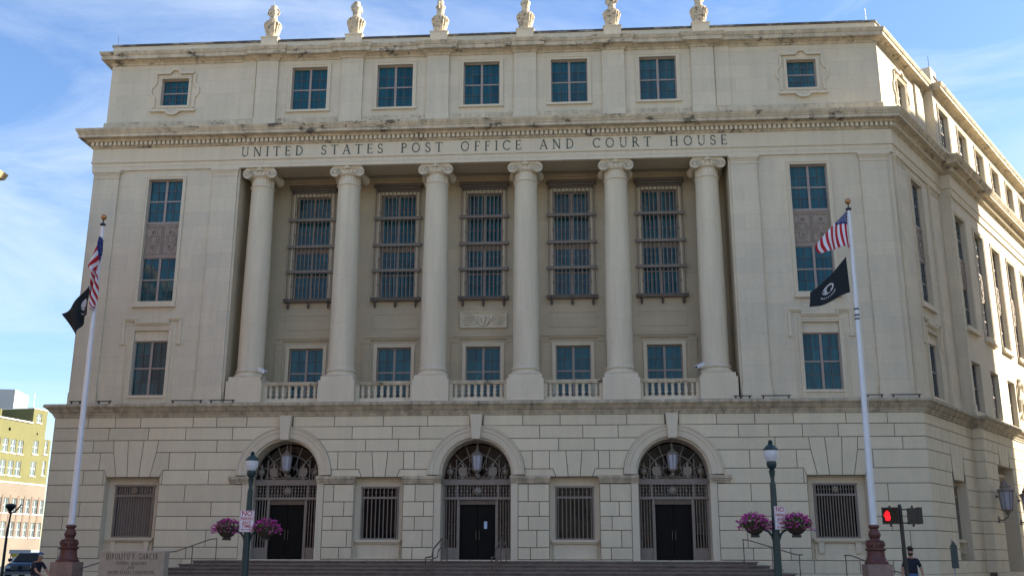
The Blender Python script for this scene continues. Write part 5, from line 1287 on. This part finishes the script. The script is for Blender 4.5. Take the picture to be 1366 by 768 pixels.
mb = MB().sheet(-5.6, -2.2, 23.2, 25.7, 0.005, [(-4.7, -3.5, 23.5, 25.0)], .2).quad((-5.6, 0, 23.2), (-5.6, 22, 23.2), (-5.6, 22, 25.7), (-5.6, 0, 25.7)).quad((-2.2, 0, 23.2), (-2.2, 22, 23.2), (-2.2, 22, 25.7), (-2.2, 0, 25.7)).quad((-5.6, 0, 25.7), (-2.2, 0, 25.7), (-2.2, 22, 25.7), (-5.6, 22, 25.7)); mb.build('stair_tower', M_yel, YB, recalc=False)
ybox('tower_coping', M_wtrim, -5.7, -2.1, -.1, 22, 25.7, 25.85); ybox('penthouse', M_yel, -40, -9.5, 9, 22, 23.4, 25.7)
ybox('chimney', M_yel, -8.2, -7.2, 5, 6.4, 23.2, 25.6)
for (a, b, c, d) in wy+wl+[(-4.7, -3.5, 23.5, 25.0)]:
    mb = MB().stroke([(a+.04, c+.04), (a+.04, d-.04), (b-.04, d-.04), (b-.04, c+.04)], .09, .12, .2, True).box(a, b, .14, .19, (c+d)/2-.04, (c+d)/2+.04).box((a+b)/2-.03, (a+b)/2+.03, .15, .19, c, d)
    wf = mb.build('window', M_wtrim, YB); MB().box(a, b, .19, .21, c, d).build('pane', M_blindw, wf)
    MB().box(a-.1, b+.1, -.12, .1, c-.14, c).build('window_sill', M_wtrim, YB)
for x in (-17.45, -13.9, -12.2, -10.55, -8.75, -6.98, -5.42, -3.7, -2.0): ybox('pier', M_pinkp, x+.02, x+.4, -.08, -.021, 4.4, 11.2)
ybox('roof_mast', M_wtrim, -5.5, -5.44, .3, .36, 25.8, 28.4)
t = thing('rooftop_block', 'white windowless rooftop box behind the yellow office block', 'building', (-104.5, 139, 0), radians(12))
MB().box(-4, 1.2, 0, 8, 0, 32.3).build('wall', M_wbox, t)
# cornice of a neighbouring building, upper left edge
tip = px(11, 239, 4)
t = thing('corner_building', 'sunlit cornice tip of a beige building at the upper left edge', 'building', (tip.x-2.2, -4, 0))
M_beige = mat('beige_brick', (.45, .38, .28), .9, var=.1, scale=1.5)
zt = tip.z
MB().box(-16, 0, -24, -2.2, 0, zt+.4).build('wall', mat('dark_brick', (.16, .10, .075), .9, var=.15), t)
mb = MB(); sweep(mb, [(-16, -2.2), (-16, -24), (0, -24), (0, -2.2)], [(0, zt-1.7), (.4, zt-1.5), (.6, zt-1.1), (1.5, zt-.55), (1.6, zt-.3), (2.1, zt-.1), (2.2, zt+.18), (0, zt+.4)], True); mb.build('cornice', mat('gilded_cornice', (.50, .36, .18), .8, var=.1, scale=2), t)
# tower across the side street: it throws the shadow over the near part of the side facade
t = thing('office_tower', 'tall beige office tower across the side street, outside the picture', 'building', (SX, 0, 0), SA)
T0 = 33.0
MB().box(-6, 38.9, -52, -22, 0, 40.0).build('wall', M_beige, t)
MB().box(31.2, 35.8, -40, -22.0+.01, 40.0, 42.4).build('penthouse', M_beige, t)
wm = MB().box(-.7, .7, -.04, .06, -1, 1).mesh('window', M_gdark)
for i in range(13):
    for j in range(10): inst('window', wm, t, T((-3.5+3.25*i, -22+.0, 4+3.7*j)) @ Matrix.Rotation(pi, 4, 'Z'))
# unseen building row added behind the camera to bounce light onto the facade
for k, (x0, x1, hh, cc) in enumerate(((-70, -38, 19, (.55, .47, .36)), (-38, -8, 24, (.50, .30, .22)), (-8, 24, 17, (.66, .62, .54)), (24, 58, 22, (.52, .45, .35)))):
    tt = thing('bounce_building', ('tan', 'red brick', 'white', 'sandy')[k]+' unseen building added opposite the courthouse to bounce light', 'building', ((x0+x1)/2, -96, 0))
    w = (x1-x0)/2; MB().box(-w, w, -18, 0, 0, hh).build('wall', mat('bounce_front', cc, .9, var=.08, scale=.6), tt); MB().box(-w, w, -.2, .5, hh, hh+.6).build('cornice', M_lime, tt)
    for i in range(int(2*w/3.6)):
        for j in range(int(hh/3.9)): inst('window', wm, tt, T((-w+2+3.6*i, 0, 3+3.9*j)))
# modern lamp at left
p0 = px(3, 760, -18); 
t = thing('street_lamp', 'slim dark street lamp with a bowl-shaped head at the far left', 'street lamp', (p0.x, 18, 0))
MB().tube([(0, 0, 0), (0, 0, 3), (.1, 0, 4.3)], [.1, .08, .05], 10).build('post', M_iron, t)
MB().lathe([(.05, 4.2), (.12, 4.36), (.32, 4.62), (.34, 4.7), (.25, 4.78), (.05, 4.82)], (.02, 0, 0), 14).build('lamp_head', M_iron, t)
MB().tube([(.1, 0, 4.2), (.35, 0, 4.3), (.72, 0, 4.75)], .05, 6).build('side_arm', M_iron, t)
# roadside booth
p0 = px(27, 745, -45)
t = thing('roadside_booth', 'small booth with grey roof and yellow band behind the pickup', 'booth', (p0.x, 45, 0))
MB().box(-.8, .8, 0, 1.4, 0, 1.55).build('wall', M_wtrim, t); MB().box(-.9, .9, -.1, 1.5, 1.55, 1.8).build('band', mat('band_yellow', (.55, .42, .03), .6), t); MB().box(-1.0, 1.0, -.2, 1.6, 1.8, 2.15).build('roof', M_alum, t)
for q in (-.85, .85): MB().box(q-.03, q+.03, -.15, -.09, 0, 1.8).build('corner_post', M_pinkp, t)
# pickup truck, seen from the front
def pickup(x, y, rz, label):
    t = thing('pickup_truck', label, 'pickup truck', (x, y, 0), rz)
    M_pt = mat('dark_blue_paint', (.012, .035, .07), .3, metal=.3); M_chr = mat('chrome_grey', (.35, .37, .4), .3, metal=.7); M_tyre = mat('tyre_rubber', (.02, .02, .02), .9); M_hl = mat('headlight_glass', (.6, .65, .68), .15)
    def sec(mb, secs):     # stack of cross sections along y: each list of (x,z)
        n = len(secs[0][1]); vs = [(a, yy, b) for yy, s_ in secs for a, b in s_]
        fs = [(i*n+j, i*n+(j+1) % n, (i+1)*n+(j+1) % n, (i+1)*n+j) for i in range(len(secs)-1) for j in range(n)]+[tuple(range(n)), tuple(range((len(secs)-1)*n, len(secs)*n))]
        mb.add(vs, fs)
    def ring(w, z0, z1, r=.12): return [(-w+r, z0), (w-r, z0), (w, z0+r), (w, z1-r), (w-r, z1), (-w+r, z1), (-w, z1-r), (-w, z0+r)]
    mb = MB(); sec(mb, [(-2.75, ring(.88, .5, 1.0)), (-2.6, ring(.95, .42, 1.12)), (-1.5, ring(.98, .42, 1.2)), (-1.3, ring(.98, .42, 1.22)), (2.7, ring(.98, .42, 1.2)), (2.8, ring(.94, .5, 1.15))]); bd = mb.build('body', M_pt, t, smooth=40)
    mb = MB(); sec(mb, [(-1.35, ring(.88, 1.15, 1.25, .04)), (-.65, ring(.74, 1.15, 1.80, .1)), (.1, ring(.74, 1.15, 1.85, .1)), (.9, ring(.74, 1.15, 1.82, .1)), (1.0, ring(.8, 1.15, 1.3, .04))]); cb = mb.build('cab', M_pt, t, smooth=40)
    MB().add([(-.76, -1.32, 1.3), (.76, -1.32, 1.3), (.64, -.72, 1.76), (-.64, -.72, 1.76)], [(0, 1, 2, 3)]).build('windscreen', M_gdark, cb, recalc=False)
    MB().box(-.55, .55, -2.80, -2.72, .72, 1.0).build('grille', M_chr, t); mb = MB()
    for k in range(3): mb.box(-.5, .5, -2.82, -2.79, .75+k*.08, .79+k*.08)
    mb.build('grille_slats', M_iron, t); MB().lathe([(.14, 0), (.14, -.03), (.02, -.035)], (0, -2.82, .86), 16, axis='y').build('badge', M_pt, t)
    MB().box(-.97, .97, -2.95, -2.68, .42, .62).build('bumper', M_chr, t)
    for q in (-1, 1):
        MB().box(min(q*.6, q*.92), max(q*.6, q*.92), -2.76, -2.66, .82, 1.0).build('headlight', M_hl, t); MB().box(min(q*.95, q*1.18), max(q*.95, q*1.18), -1.2, -1.05, 1.25, 1.45).build('wing_mirror', M_pt, t)
        for yy in (-1.85, 1.75):
            wh = MB().lathe([(.2, -.12), (.38, -.12), (.4, -.08), (.4, .08), (.38, .12), (.2, .12)], (q*.9, yy, .4), 20, axis='x').build('tyre', M_tyre, t, smooth=40)
            MB().lathe([(.02, -.1), (.22, -.1), (.22, .1), (.02, .1)], (q*.92, yy, .4), 12, axis='x').build('rim', M_chr, wh)
p0 = px(20, 750, -22)
pickup(p0.x, 24, .28, 'dark blue pickup truck facing the camera at the far left kerb')
